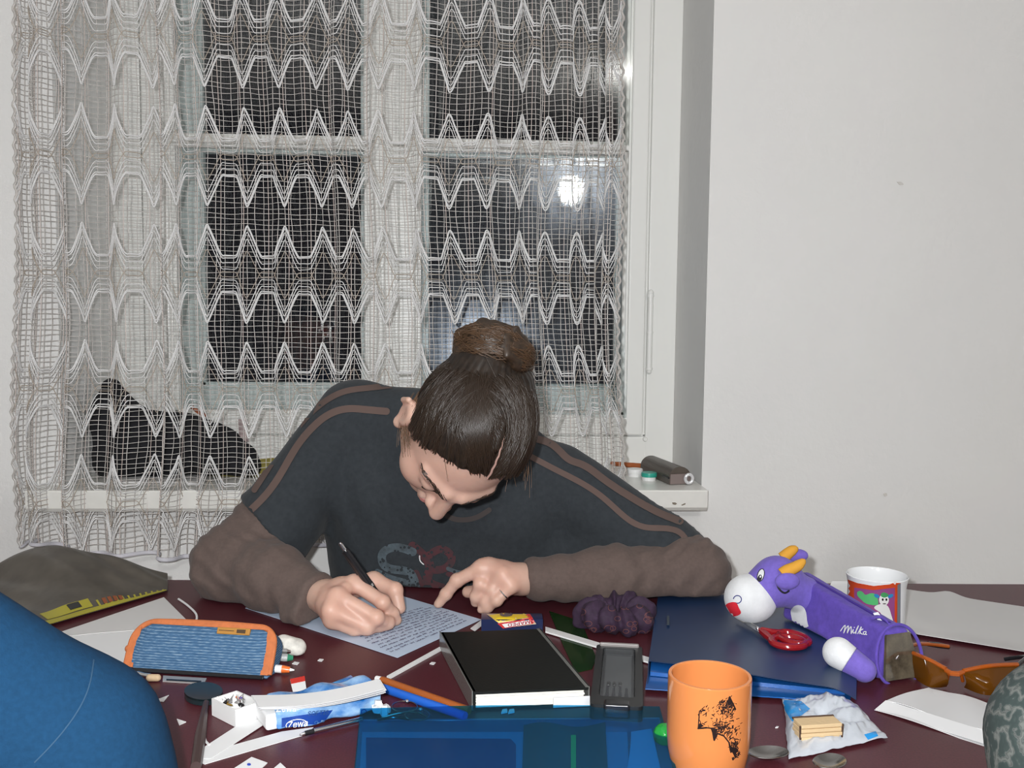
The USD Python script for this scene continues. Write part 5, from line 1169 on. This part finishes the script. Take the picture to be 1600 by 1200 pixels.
# wafer in its torn wrapper
WF = Thing('wafer_snack', 'half eaten wafer in a torn silver and blue wrapper', 'snack', T(1300, 1150))
wq = quad4(T(1232, 1190), T(1386, 1158), T(1330, 1098), T(1222, 1096))
def wrap_fn(u, v):
    p = wq(u, v); b = np.sin(np.clip(u, 0, 1) * np.pi) ** .6 * np.sin(np.clip(v, 0, 1) * np.pi) ** .6
    cr = meshkit.fbm(np.stack([u * 7, v * 7, 0 * u], 1), 3, 5) - .5
    hole = np.exp(-(((u - .40) / .27) ** 2 + ((v - .40) / .26) ** 2) ** 2)
    p[:, 2] = TB + .003 + .020 * b + .014 * cr * (b + .25) - .012 * hole * b; p[:, :2] += .006 * cr[:, None]; p[:, 2] = np.maximum(p[:, 2], TB + .0012); return p
wmesh = sheet(wrap_fn, 70, 50, .0006)
M_foil = mat('foil', (0.62, 0.66, 0.72), 0.22, metallic=0.35, bump=(60, 0.45, 0.003)); M_bfoil = mat('foil_blue', (0.02, 0.26, 0.62), 0.2, bump=(60, 0.4, 0.003))
WF.part('wrapper', wmesh, M_foil, smooth=50, label='crumpled silver white wrapper')
for poly in (Polygon([(1221, 1094), (1252, 1096), (1266, 1108), (1238, 1128), (1228, 1112)]), Polygon([(1312, 1176), (1380, 1150), (1386, 1158), (1330, 1180)]), Polygon([(1236, 1182), (1262, 1180), (1262, 1192), (1238, 1190)]), Polygon([(1350, 1148), (1368, 1143), (1372, 1150), (1356, 1156)])):
    for q_ in pieces(decal(poly, wmesh, 3, .0006))[:1]: WF.part('blue_print', q_, M_bfoil, smooth=True, label='bright blue print')
w0 = T(1251, 1159, TB + .009); w1 = T(1316, 1155, TB + .009); wx = (w1 - w0) / np.linalg.norm(w1 - w0); wy = np.cross([0, 0, 1.], wx); wl = np.linalg.norm(w1 - w0)
wfr = lambda m: frame(m, w0, wx, wy)
M_waf, M_wdk = mat('wafer_cream', (0.60, 0.44, 0.25), 0.85, bump=(260, 0.5, 0.001)), mat('wafer_choc', (0.06, 0.03, 0.015), 0.7)
WF.part('wafer_layer', wfr(box(.002, wl - .002, .002, .020, 0, .0035, .0006)), M_waf, smooth=False)
for k in range(3): WF.part('wafer_layer', wfr(box(.0005 * k, wl - .0006 * (k % 2), .0006 * k, .021, .0042 + .0045 * k, .0080 + .0045 * k, .0006)), M_waf, smooth=False)
for k in range(3): WF.part('cream_filling', wfr(box(.002, wl - .002, .002, .020, .0035 + .0045 * k, .0043 + .0045 * k)), mat('wafer_fill', (0.36, 0.24, 0.12), 0.8), smooth=False)
WF.part('chocolate_edge', wfr([tube([(.0, .0215, .0168), (wl, .0215, .0168)], .0014, 6), tube([(0, .001, .002), (-.0006, .001, .0165)], .001, 6), tube([(wl, .001, .002), (wl + .0006, .001, .0165)], .001, 6)]), M_wdk)
# spoon bowls at the bottom edge
def spoon(name, label, cx_, cy_, rx, ry, hx, hy):
    S = Thing(name, label, 'spoon', T(cx_, cy_))
    def fn(u, v):
        a = u * 2 * np.pi; r = .02 + .98 * v; p = np.stack([T(cx_ + rx * rr_ * math.cos(t), cy_ + ry * rr_ * math.sin(t)) for t, rr_ in zip(a, r)]); p[:, 2] = TB + .0015 + .0065 * r ** 2; return p
    S.part('bowl', sheet(fn, 41, 10, .0009), mat('steel_dark', (0.35, 0.34, 0.33), 0.2, metallic=1.0), smooth=60)
    S.part('handle', tube([T(cx_ + hx * .2 * 4, cy_ + hy * .2 * 4, TB + .006), T(cx_ + hx * 1.8, cy_ + hy * 1.5, TB + .008), T(cx_ + hx * 3.2, cy_ + hy * 2.3, TB + .004)], [.003, .0025, .004], 8, flat=.4), mat('steel_dark', (0.35, 0.34, 0.33), 0.2, metallic=1.0))
spoon('spoon', 'dull steel spoon half out of frame right of the orange mug', 1200, 1186, 32, 10, 10, 24)
spoon('spoon', 'dull steel spoon under the wafer wrapper at the bottom edge', 1296, 1200, 26, 12, 4, 26)

# blue see-through folder in front
BF = Thing('clear_folder', 'see-through blue plastic folder with papers at the front edge of the table', 'folder', T(800, 1200))
M_bf = tinted_film('blue_film', (0.30, 0.68, 0.86), 0.93, 0.08)
bq4 = quad4(T(552, 1238), T(1060, 1238), T(1030, 1123), T(563, 1126))
BF.part('cover', sheet(lambda u, v: bq4(u, v) + np.c_[0 * u, 0 * u, .014 + .003 * np.sin(u * 3)], 24, 14, .0008), M_bf, smooth=60, label='blue see-through cover')
BF.part('back_cover', sheet(lambda u, v: bq4(u, v) + [0, 0, .0016], 6, 6, .001), mat('film_back', (0.02, 0.13, 0.24), 0.25), smooth=60)
BF.part('edge', sheet(lambda u, v: quad4(T(563, 1126, TB + .001), T(1030, 1123, TB + .001), T(1030, 1123, TB + .0142), T(563, 1126, TB + .0142))(u, v), 10, 3, .0008), M_bf, smooth=60)
BF.part('inner_sheet', slab([(572, 1238), (806, 1238), (806, 1165), (798, 1156), (572, 1154)], TB + .006, .001), mat('sheet_navy', (0.012, 0.045, 0.17), 0.4), label='navy inner sheet')
BF.part('inner_pocket', slab([(566, 1145), (980, 1145), (985, 1238), (560, 1238)], TB + .004, .0008), mat('sheet_teal', (0.04, 0.26, 0.42), 0.3), label='teal inner sheet')
BF.part('pocket', sheet(lambda u, v: quad4(T(815, 1238), T(950, 1238), T(945, 1144), T(818, 1146))(u, v) + np.c_[0 * u, 0 * u, .0095 + .003 * np.sin(u * 7)], 16, 10, .0006), tinted_film('pocket_film', (0.25, 0.45, 0.50), 0.6), smooth=60, label='small clear pocket')
for x0_, x1_, c_ in ((822, 829, (0.25, 0.55, 0.10)), (892, 900, (0.25, 0.55, 0.10))):
    BF.part('green_slip', slab([(x0_, 1238), (x1_, 1238), (x1_, 1150), (x0_, 1150)], TB + .0072, .001), mat('slip_green', c_, 0.5), label='narrow green slip')
BF.part('curved_sheet', slab([(972, 1238)] + [(972 + 14 * math.sin(t), 1238 - 93 * t / 1.57) for t in np.linspace(0, 1.57, 14)] + [(1018, 1140), (1040, 1238)], TB + .0075, .001), mat('sheet_light', (0.10, 0.40, 0.60), 0.3), label='lighter blue curved sheet')
def gemf(p): return smax(ball(p, gc, .0125), TB + .001 - p[:, 2], .003) + .004 * (np.abs(wr(p, 120, 4)))
gc = Z(1038, 1148, .011)
solo('green_gem', 'bright green translucent plastic bead beside the orange mug', 'bead', surf(gemf, gc - .02, gc + .02, .0015), mat('green_gem', (0.02, 0.42, 0.06), 0.1, transmission_weight=0.35), smooth=False)
solo('white_note', 'white paper slip with a blue dot at the bottom edge', 'note', slab([(362, 1204), (393, 1184), (418, 1193), (400, 1210)], TB, .0008), M_paper)
solo('white_note', 'smaller white paper slip right of the one with the blue dot', 'note', slab([(420, 1208), (438, 1193), (452, 1206)], TB, .0008), M_paper)
solo('blue_dot', 'small blue dot sticker on the white slip at the bottom edge', 'sticker', slab([(389 + 3 * math.cos(t), 1195 + 1.8 * math.sin(t)) for t in np.linspace(0, 6.28, 14)], TB + .0008, .0005), mat('dot_blue', (0.02, 0.06, 0.45), 0.5))

# ================================================================== plush cow pencil case
cb0, cb1 = T(1368, 1063), T(1215, 985)                 # underside, rear to front, left flank
ca = cb1 - cb0; ca[2] = 0; CLn = np.linalg.norm(ca); ca /= CLn
cs = np.array([-ca[1], ca[0], 0.0])                    # to the cow's own left? (viewer's left)
if cs @ (CAM - cb0) < 0 and cs[0] > 0: cs = -cs
if cs[0] > 0: cs = -cs
COW = Thing('plush_cow', 'purple plush cow shaped pencil case with white muzzle and yellow horns', 'pencil case', cb0 - cs * .028)
co = cb0 - cs * .030; co[2] = TB
cw_ = .029
def cl(p): q = p - co; return q @ ca, q @ cs, p[:, 2] - TB
def cow_body(p):
    x, y, z = cl(p)
    t = np.clip(x / CLn, 0, 1.1); base = .0015 + .0185 * np.clip((x - .01) / (CLn * .5), 0, 1.0); top = .064 + .022 * np.clip(x / CLn, 0, 1.0)
    hw = cw_ * (1 - .05 * t); hwz = hw * np.clip(1.05 - .45 * np.clip((z - base) / (top - base), 0, 1), .5, 1.1)
    d = np.stack([np.abs(x - CLn * .48) - CLn * .50 + .007, np.abs(y) - hwz + .007, np.abs(z - (base + top) / 2) - (top - base) / 2 + .007], 1)
    r = np.linalg.norm(np.maximum(d, 0), axis=1) + np.minimum(d.max(1), 0) - .007
    r = smax(r, (-(x + .010) + (z - .03) * .22).astype(np.float32), .003)
    return (r * .85 + .0025 * wr(p, 50, 31)).astype(np.float32)
H0, MZ = P(1214, 905, 1.375), P(1171, 934, 1.368)
def cow_head(p): 
    d = ball(p, H0, .0300); d = smin(d, cone(p, H0, H0 * .55 + MZ * .45, .0295, .0290), .01)
    return smin(d, cone(p, H0 - [0, 0, .006], co + ca * CLn * .82 + [0, 0, .056], .025, .026), .02)
lo_, hi_ = np.minimum(co, co + ca * CLn) - .06, np.maximum(co, co + ca * CLn) + .06; lo_[2], hi_[2] = TB - .01, TB + .13
M_purple = mat('purple_plush', (0.095, 0.055, 0.36), 0.9, noise=(140, 0.12), bump=(500, 0.25, 0.001), sheen_weight=0.08); M_lilac = mat('lilac_plush', (0.155, 0.108, 0.46), 0.9, noise=(140, 0.1), bump=(500, 0.25, 0.001), sheen_weight=0.08)
M_plw = mat('white_plush', (0.66, 0.67, 0.68), 0.9, noise=(60, 0.06), bump=(400, 0.25, 0.001), sheen_weight=0.2)
bodym = surf(cow_body, lo_, hi_, .0024); headm = surf(cow_head, np.minimum(H0, co + ca * CLn) - .06, np.maximum(H0, co + ca * CLn) + .06, .0022)
COW.part('body', bodym, M_purple, smooth=True, label='purple box-shaped plush body'); hd = COW.part('head', headm, M_lilac, smooth=True, label='lighter purple head')
mz = surf(lambda p: smax(smin(cone(p, MZ + [.003, 0, 0], MZ - [.003, 0, 0], .0325, .0322), ball(p, MZ + [.007, .002, -.002], .029), .012), TB + .0185 - p[:, 2], .004), MZ - .055, MZ + .06, .0022)
COW.part('muzzle', mz, M_plw, smooth=True, parent=hd, label='round white muzzle')
M_horn = mat('yellow_plush', (0.62, 0.30, 0.03), 0.85, bump=(500, 0.3, 0.001))
Dh = 1.385
for a, b, c, D_ in (((1226, 869), (1238, 860), (1247, 856), 1.42), ((1226, 894), (1243, 886), (1258, 874), 1.343)):
    COW.part('horn', tube(spline([P(a[0] - 4, a[1] + 3, D_), P(*a, D_), P(*b, D_), P(*c, D_)], 16), np.interp(np.linspace(0, 1, 16), [0, .3, .7, .93, 1], [.0085, .0085, .0075, .0045, .001]), 14), M_horn, smooth=60, parent=hd, label='yellow horn')
ear_ = P(1230, 908, 1.336)
COW.part('ear', surf(lambda p: ell(p, ear_, (.017, .008, .012)), ear_ - .025, ear_ + .025, .0016), M_lilac, smooth=True, parent=hd)
ear2 = P(1244, 868, 1.43); COW.part('ear', surf(lambda p: ell(p, ear2, (.018, .008, .010)), ear2 - .025, ear2 + .025, .0016), M_lilac, smooth=True, parent=hd)
allh = trimesh.util.concatenate([tm(headm), tm(mz)])
M_pblk, M_pred = mat('felt_black', (0.012, 0.010, 0.02), 0.6), mat('felt_red', (0.62, 0.015, 0.03), 0.7)
def hdec(nm, poly, m, lift, lab=None, size=3, mesh=None):
    for q_ in pieces(decal(poly, allh if mesh is None else mesh, size, lift))[:1]: COW.part(nm, q_, m, smooth=True, parent=hd if mesh is None else None, label=lab)
E_ = lambda x, y, a, b, r=0: shapely.affinity.rotate(shapely.affinity.scale(shapely.Point(x, y).buffer(1, 20), a, b), r)
hdec('eye_white', E_(1189, 899, 4.6, 9.6, 17), M_plw, .0010, 'white eye patch'); hdec('eye_rim', E_(1189, 899, 5.6, 10.6, 17).difference(E_(1189, 899, 4.4, 9.4, 17)), M_pblk, .0012); hdec('pupil', E_(1187.5, 903.5, 3.2, 5.2, 17), M_pblk, .0015, 'black pupil'); hdec('eye_glint', E_(1188.5, 901.5, 1.2, 1.8, 17), M_plw, .0019)
hdec('nostril', E_(1152.5, 936.5, 6.8, 6.6).difference(E_(1152.5, 936.5, 5.4, 5.2)).difference(shapely.box(1140, 936, 1149, 946)), mat('felt_navy', (0.03, 0.03, 0.16), 0.7), .0010, 'dark ring nostril')
hdec('mouth', Polygon(spline([(1135, 945), (1143, 941), (1151, 942), (1155, 950), (1158, 957), (1150, 962), (1141, 961), (1136, 955)], 40, True)), M_pred, .0011, 'red felt mouth')
for q_ in pieces(decal(stroke(spline([(1218, 899), (1214, 910), (1218, 921), (1227, 926), (1232, 923)], 24), 3), trimesh.util.concatenate([tm(headm), tm(bodym)]), 3, .0012))[:1]: COW.part('ear_seam', q_, M_pblk, smooth=True)
blaze = Polygon(spline([(1236, 976), (1236, 955), (1242, 946), (1252, 946), (1259, 954), (1262, 972), (1270, 990), (1281, 1002), (1290, 1010), (1270, 1004), (1250, 990), (1226, 978)], 70, True)).buffer(0)
for q_ in pieces(decal(blaze, trimesh.util.concatenate([tm(bodym), tm(headm)]), 3.5, .0008))[:2]: COW.part('white_patch', q_, M_plw, smooth=True, label='white chest patch')
# lettering, handwritten style
let = [[(1314, 986), (1318, 980), (1321, 977), (1320.5, 983), (1319, 989), (1323, 981), (1326, 978), (1325.5, 984), (1324.5, 989), (1328, 982), (1330.5, 979), (1330.5, 985), (1330.5, 990)], [(1330.5, 990), (1334, 984), (1334, 989), (1336, 989)], [(1336, 989), (1341, 981), (1342, 978), (1339, 984), (1338, 990)], [(1341, 990), (1345, 982), (1346, 980), (1344, 990)], [(1349, 983), (1344, 987), (1348, 991)], [(1354, 987), (1351, 987), (1349.5, 990), (1351.5, 991.5), (1354, 988), (1353.5, 991.5), (1355, 991.5)]]
for s_t in let:
    for q_ in pieces(decal(stroke(spline(s_t, 24), 1.5), bodym, 2.5, .0011), 3)[:1]: COW.part('lettering', q_, M_plw, smooth=True, kind='stuff')
for q_ in pieces(decal(E_(1335.5, 980.5, .9, .9), bodym, 2, .0011), 2)[:1]: COW.part('lettering', q_, M_plw, smooth=True, kind='stuff')
# zip on the ridge, rear window, legs, tail strap
zt = [co + ca * t + [0, 0, .0655 + .0205 * t / CLn] for t in np.linspace(.012, CLn * .93, 14)]
COW.part('zip', tube(zt, .0022, 8), mat('zip_purple', (0.05, 0.025, 0.22), 0.5), label='dark purple zip')
rw = frame(prism(Polygon([(-cw_ * .86, .006), (cw_ * .86, .006), (cw_ * .55, .056), (-cw_ * .55, .056)]).buffer(.003), 0, .004), co + ca * (-.0125) + [0, 0, 0], -cs, np.array([0, 0, 1.0]) + ca * .22)
COW.part('rear_window', rw, mat('vinyl', (0.035, 0.030, 0.022), 0.08, noise=(45, 1.2), col2=(0.12, 0.10, 0.07), coat_weight=1.0), smooth=False, label='shiny clear vinyl end over dark contents')
rp = [(-cw_ * 1.0, .005), (cw_ * 1.0, .005), (cw_ * .66, .062), (-cw_ * .66, .062)]
COW.part('window_piping', tube([tuple(frame(np.array([[x, y, .002]]).reshape(1, 3), (0, 0, 0), (1, 0, 0), (0, 1, 0)) for _ in ()) or (co + ca * (-.013 + .22 * y) - cs * x + np.array([0, 0, y])) for x, y in spline(rp, 60, True)], .0022, 8, closed=True), M_purple)
l0, l1_ = T(1350, 1047, TB + .020), T(1310, 1020, TB + .036)
legd = lambda p, a, b: smax(cone(p, a, b, .0150, .0190), TB + .0012 - p[:, 2], .003)
for sgn, nm in ((1, 'near'), (-1, 'far')):
    o_ = np.zeros(3) if sgn > 0 else -cs * .080 + ca * .045
    a_, b_ = l0 + o_, l1_ + o_; mid = a_ * .42 + b_ * .58; ax_ = (b_ - a_) / np.linalg.norm(b_ - a_)
    lo2, hi2 = np.minimum(a_, b_) - .03, np.maximum(a_, b_) + .03
    lg = COW.part('leg', surf(lambda p: smax(legd(p, a_, b_), ((p - mid) @ ax_).astype(np.float32), .001), lo2, hi2, .0018), M_lilac, smooth=30, label='purple leg')
    COW.part('hoof', surf(lambda p: smax(legd(p, a_, b_) - .0004, (-(p - mid) @ ax_).astype(np.float32), .001), lo2, hi2, .0018), M_plw, smooth=30, parent=lg, label='white foot')
COW.part('strap', tube(spline([P(1362, 966, 1.25), P(1376, 964, 1.255), P(1389, 973, 1.245), P(1396, 988, 1.235), P(1398, 1002, 1.228)], 24), .0040, 8, flat=.5), M_purple)
COW.part('care_label', sheet(quad4(P(1364, 958, 1.262), P(1372, 956, 1.262), P(1388, 982, 1.245), P(1382, 984, 1.245)), 6, 4, .0006), M_plw, label='white printed care label')

# ================================================================== things on the sill
zl = zs
def at_sill(px, py): return T(px, py, zl)
GC = Thing('glasses_case', 'brown-grey glasses case with rounded lid on the window sill', 'glasses case', at_sill(1055, 752))
g0, g1 = at_sill(1062, 757), at_sill(1037, 733)
gx = np.array([1.0, 0, 0]); gdir = (g1 - g0) / np.linalg.norm(g1 - g0); gside = np.cross(gdir, [0, 0, 1.0]); gw = 17.5 / F_PX * 1.99
gp = [(-gw, 0), (gw, 0)] + [(gw * math.cos(t), .014 + .020 * math.sin(t)) for t in np.linspace(0, np.pi, 20)]
gl_ = max(np.linalg.norm(g1 - g0), .14)
gl_ = .15
M_gc, M_gc2 = mat('case_leather', (0.085, 0.068, 0.056), 0.4, noise=(50, 0.1)), mat('case_inner', (0.20, 0.155, 0.145), 0.5)
gdir = np.array([-.20, .98, 0]); gside = np.array([.98, .20, 0])
gm = frame(trimesh.creation.extrude_polygon(Polygon(gp).buffer(.0008), gl_, engine='earcut'), g0 + [0, 0, .0012], gside, [0, 0, 1.0])
if (arr(gm)[0].mean(0) - g0) @ gdir < 0: gm = frame(trimesh.creation.extrude_polygon(Polygon([(-x, y) for x, y in gp]).buffer(.0008), gl_, engine='earcut'), g0 + [0, 0, .0012], -gside, [0, 0, 1.0])
GC.part('shell', gm, M_gc, smooth=40)
ge = Polygon([(x * .96, y * .99) for x, y in gp if y < .022] + [(-gw * .9, .019), ]).convex_hull
gem_ = frame(prism(ge, 0, .003), g0 - gdir * .0025 + [0, 0, .0014], -gside, [0, 0, 1.0]); GC.part('end_flap', gem_, M_gc2, smooth=False, label='paler end flap')
GC.part('strap', tube([g0 - gside * gw + gdir * t - gside * .002 + [0, 0, .014] for t in (-.002, .03)], .0018, 6), M_black)
tr0 = at_sill(1075, 757) - gdir * .004 + [0, 0, .0125]
uu = np.linspace(0, 2 * np.pi, 30, endpoint=False)
RG = Thing('plastic_ring', 'clear white plastic ring beside the glasses case on the sill', 'ring', tr0 - [0, 0, .0125]); RG.part('band', tube([tr0 + np.array([.0075 * math.cos(t), 0, .0085 * math.sin(t)]) for t in uu], .0034, 10, closed=True), mat('clear_ring', (0.75, 0.75, 0.76), 0.15, transmission_weight=0.3))
def capcase(px, py, cap, label):
    o = at_sill(px, py); S = Thing('lens_cap_pot', label, 'lens pot', o)
    r = 12.3 / F_PX * (project(o)[1]); S.part('pot', lathe([(0, 0), (r * .85, 0), (r * .88, .003), (r * .86, .008), (0, .008)], 40).apply_translation(o), M_white); S.part('lid', lathe([(0, .0075), (r * .97, .0075), (r, .009), (r, .0145), (r * .95, .0160), (0, .0160)], 40).apply_translation(o), cap)
capcase(1014, 750, mat('teal_cap', (0.03, 0.33, 0.25), 0.3), 'round contact lens pot with teal lid on the sill')
capcase(992, 744, M_white, 'round white contact lens pot beside the teal one')
solo('plastic_block', 'small white plastic piece on the sill beside the curtain edge', 'block', box(*sum(((at_sill(972, 741)[k] - .008, at_sill(972, 741)[k] + .008) for k in (0, 1)), ()), zl + .0005, zl + .010, .002), M_white)
pen('brush_handle', 'orange-brown wooden stick lying on the sill behind the lens pots', 'stick', T(955, 724, zl + .0065), T(1034, 731, zl + .0065), .0062, [('handle', 0, 1, .8, 1.1, mat('orange_wood', (0.36, 0.10, 0.03), 0.35)), ])
# behind the curtain on the left: dark bag, blue thing, papers
DB = Thing('dark_bag', 'black cloth bag slumped on the sill behind the curtain', 'bag', at_sill(260, 738))
yb = 2.045
pk = [(184, 645, .045), (195, 635, .05), (225, 655, .06), (270, 675, .065), (310, 690, .06), (350, 705, .05), (385, 700, .03), (172, 710, .025)]
def bagd(p):
    d = None
    for x, y, r in pk:
        c = Y(x, y + r * 0, yb); lo3 = c.copy(); lo3[2] = zl + r; top = c.copy(); top[2] = max(c[2] - r * .6, zl + r * .9)
        e = cone(p, top, lo3, r * .8, r); d = e if d is None else smin(d, e, .03)
    tip_ = Y(172, 604, yb); d = smin(d, cone(p, tip_, Y(180, 650, yb), .018, .05), .03)
    return smax(d + .02 * wr(p, 14, 41), zl + .001 - p[:, 2], .004)
a_, b_ = Y(110, 740, yb), Y(420, 560, yb)
DB.part('cloth', surf(bagd, (a_[0] - .05, 1.97, zl - .01), (b_[0] + .05, 2.2, b_[2] + .05), .007), mat('black_cloth', (0.008, 0.008, 0.011), 0.9), smooth=True)
DB.part('red_trim', tube([Y(x, y, 1.985) for x, y in ((300, 636), (312, 645), (322, 650))], .004, 6), mat('dull_orange', (0.35, 0.10, 0.04), 0.6))
solo('blue_box', 'small bright blue thing at the left end of the sill behind the curtain', 'box', box(at_sill(115, 737)[0], at_sill(134, 737)[0], 1.99, 2.03, zl + .0005, zl + .028, .004), mat('bright_blue', (0.01, 0.16, 0.48), 0.4))
solo('magazine', 'olive yellow magazine lying on the sill behind the curtain', 'magazine', sheet(lambda u, v: quad4(at_sill(318, 744), at_sill(430, 746), T(430, 716, zl + .035), T(318, 728, zl + .02))(u, v) + [0, 0, .0015], 8, 6, .004), mat('olive_cover', (0.27, 0.23, 0.055), 0.4))
solo('envelope', 'grey paper lying on the sill behind the curtain under the black bag', 'paper', box(at_sill(200, 740)[0], at_sill(330, 740)[0], 1.965, 2.05, zl + .0004, zl + .004), M_paper2, smooth=False)
solo('card', 'pinkish card leaning against the window behind the curtain', 'card', sheet(quad4(Y(374, 690, 2.17), Y(388, 690, 2.17), Y(386, 655, 2.18), Y(372, 655, 2.18)), 4, 4, .002), mat('card_pink', (0.42, 0.33, 0.33), 0.7), smooth=False)

# ================================================================== neighbours at the table, cut by the frame
def neighbour(name, label, J, shirt_m, skin_m, hair_m, side, extra=None):
    """J: shoulder, other shoulder, neck, elbow, hips, head"""
    N = Thing(name, label, 'person', (J['hip'][0], J['hip'][1], 0))
    def cloth_d(p):
        d = cone(p, J['sh'], J['nk'], .068, .062); d = smin(d, cone(p, J['sh2'], J['nk'], .068, .062), .03)
        d = smin(d, cone(p, (J['sh'] * .55 + J['sh2'] * .45) - [0, 0, .07], J['hip'], .125, .13), .06); d = smin(d, cone(p, (J['sh'] * .45 + J['sh2'] * .55) - [0, 0, .07], J['hip'], .125, .13), .06)
        d = smin(d, limb(p, [J['sh'], J['el'], J['wr']], [.066, .052, .036], .02), .03); d = smin(d, limb(p, [J['sh2'], J['el2'], J['wr2']], [.066, .052, .036], .02), .03)
        return d + .008 * wr(p, 9, 51)
    q = np.vstack([J[k] for k in ('sh', 'sh2', 'nk', 'el', 'el2', 'hip', 'wr', 'wr2')]); sm_ = surf(cloth_d, q.min(0) - .16, q.max(0) + .12, .009)
    hv = J['hr']; hw = lambda v: J['hd'] + np.asarray(v) @ hv.T
    sk = surf(lambda p: smin(head_sdf(p), cone(p, (0, -.03, -.06), (0, -.045, -.17), .05, .055), .02), (-.1, -.13, -.2), (.1, .135, .13), .0045)
    N.part('body', [trimesh.Trimesh(hw(sk.vertices), sk.faces, process=False)] + [surf(lambda p, w_=w_, d_=d_: smin(cone(p, w_, w_ + d_ * .07, .026, .034), cone(p, w_ + d_ * .07, w_ + d_ * .15, .034, .018), .02), np.minimum(w_, w_ + d_ * .15) - .05, np.maximum(w_, w_ + d_ * .15) + .05, .005) for w_, d_ in ((J['wr'], (J['wr'] - J['el']) / np.linalg.norm(J['wr'] - J['el'])), (J['wr2'], (J['wr2'] - J['el2']) / np.linalg.norm(J['wr2'] - J['el2'])))], skin_m, smooth=True)
    N.part('shirt', sm_, shirt_m, smooth=True)
    hh = surf(lambda p: smax(cap_d(p, .012) + .004 * wr(p, 60, 6), -((p[:, 2] - (.004 + .85 * p[:, 1])) * .8).astype(np.float32), .008), (-.11, -.14, -.1), (.11, .12, .15), .005)
    N.part('hair', trimesh.Trimesh(hw(hh.vertices), hh.faces, process=False), hair_m, smooth=True)
    return N, sm_
def yawmat(a, tilt=0):
    c, s = math.cos(a), math.sin(a); F = np.array([s, c, -math.tan(tilt)]); F /= np.linalg.norm(F); Rr = np.cross(F, [0, 0, 1.0]); Rr /= np.linalg.norm(Rr); return np.stack([Rr, F, np.cross(Rr, F)], 1)
sh = P(112, 1168, .78)
JB = dict(sh=sh, nk=P(-120, 905, .66), hd=None, el=sh + [.108, -.05, -.22], wr=sh + [-.03, -.02, -.29])
JB['nk'] = sh + np.array([-.165, -.05, .150]); JB['sh2'] = sh + np.array([-.34, -.05, -.01]); JB['hip'] = np.array([sh[0] - .20, sh[1] - .20, .50]); JB['hd'] = JB['nk'] + np.array([-.045, .03, .20]); JB['hr'] = yawmat(.3, .3)
JB['el2'] = JB['sh2'] + [-.08, -.06, -.22]; JB['wr2'] = JB['sh2'] + [.04, .03, -.29]
M_blue = mat('blue_sweat', (0.0065, 0.036, 0.085), 0.95, noise=(240, 0.12), bump=(600, 0.2, 0.001), specular_ior_level=0.15)
BP, bsm = neighbour('person', 'person in a plain blue sweatshirt at the lower left, only shoulder in view', JB, M_blue, M_skin, M_hair, 1)
dm = decal(stroke(spline([(146, 1032), (138, 1075), (112, 1125), (70, 1175), (45, 1200)], 50), 2.2), bsm, 6, .0008)
for q_ in pieces(dm)[:1]: BP.part('seam', q_, mat('blue_seam', (0.014, 0.05, 0.10), 0.9), smooth=True)
sr = P(1690, 1165, .80)
JP = dict(sh=sr, nk=sr + [.165, -.03, .075], sh2=sr + [.33, -.04, 0], hip=np.array([sr[0] + .19, sr[1] - .20, .50]), hd=sr + [.20, 0.0, .275], hr=yawmat(-.4, .2), el=sr + [-.05, -.07, -.22], wr=sr + [.06, -.02, -.29], el2=sr + [.39, -.06, -.22], wr2=sr + [.28, .02, -.29])
M_pat = usdkit.material(stage, '/World/Looks/patterned_cloth', {'tc': ('texture_coordinate', {}), 'mp': ('mapping', {'scale': (1, 1, 1)}), 'v': ('voronoi_texture', {'scale': 38.0}), 'w': ('wave_texture', {'scale': 30.0, 'distortion': 14.0, 'detail': 3.0, 'detail_scale': 1.5}),
    'r': ('rgb_ramp', {'ramp': [(0.0, (0.030, 0.045, 0.043)), (0.55, (0.04, 0.058, 0.054)), (0.68, (0.11, 0.12, 0.115)), (0.8, (0.06, 0.07, 0.065)), (1, (0.13, 0.14, 0.13))]}), 'p': ('principled_bsdf', {'roughness': 0.9})},
    [('tc.object', 'mp.vector'), ('mp.vector', 'w.vector'), ('w.fac', 'r.fac'), ('r.color', 'p.base_color')], surface='p.BSDF')
neighbour('person', 'person in grey-green patterned shirt at the lower right, only sleeve edge in view', JP, M_pat, M_skin, M_hair, -1)
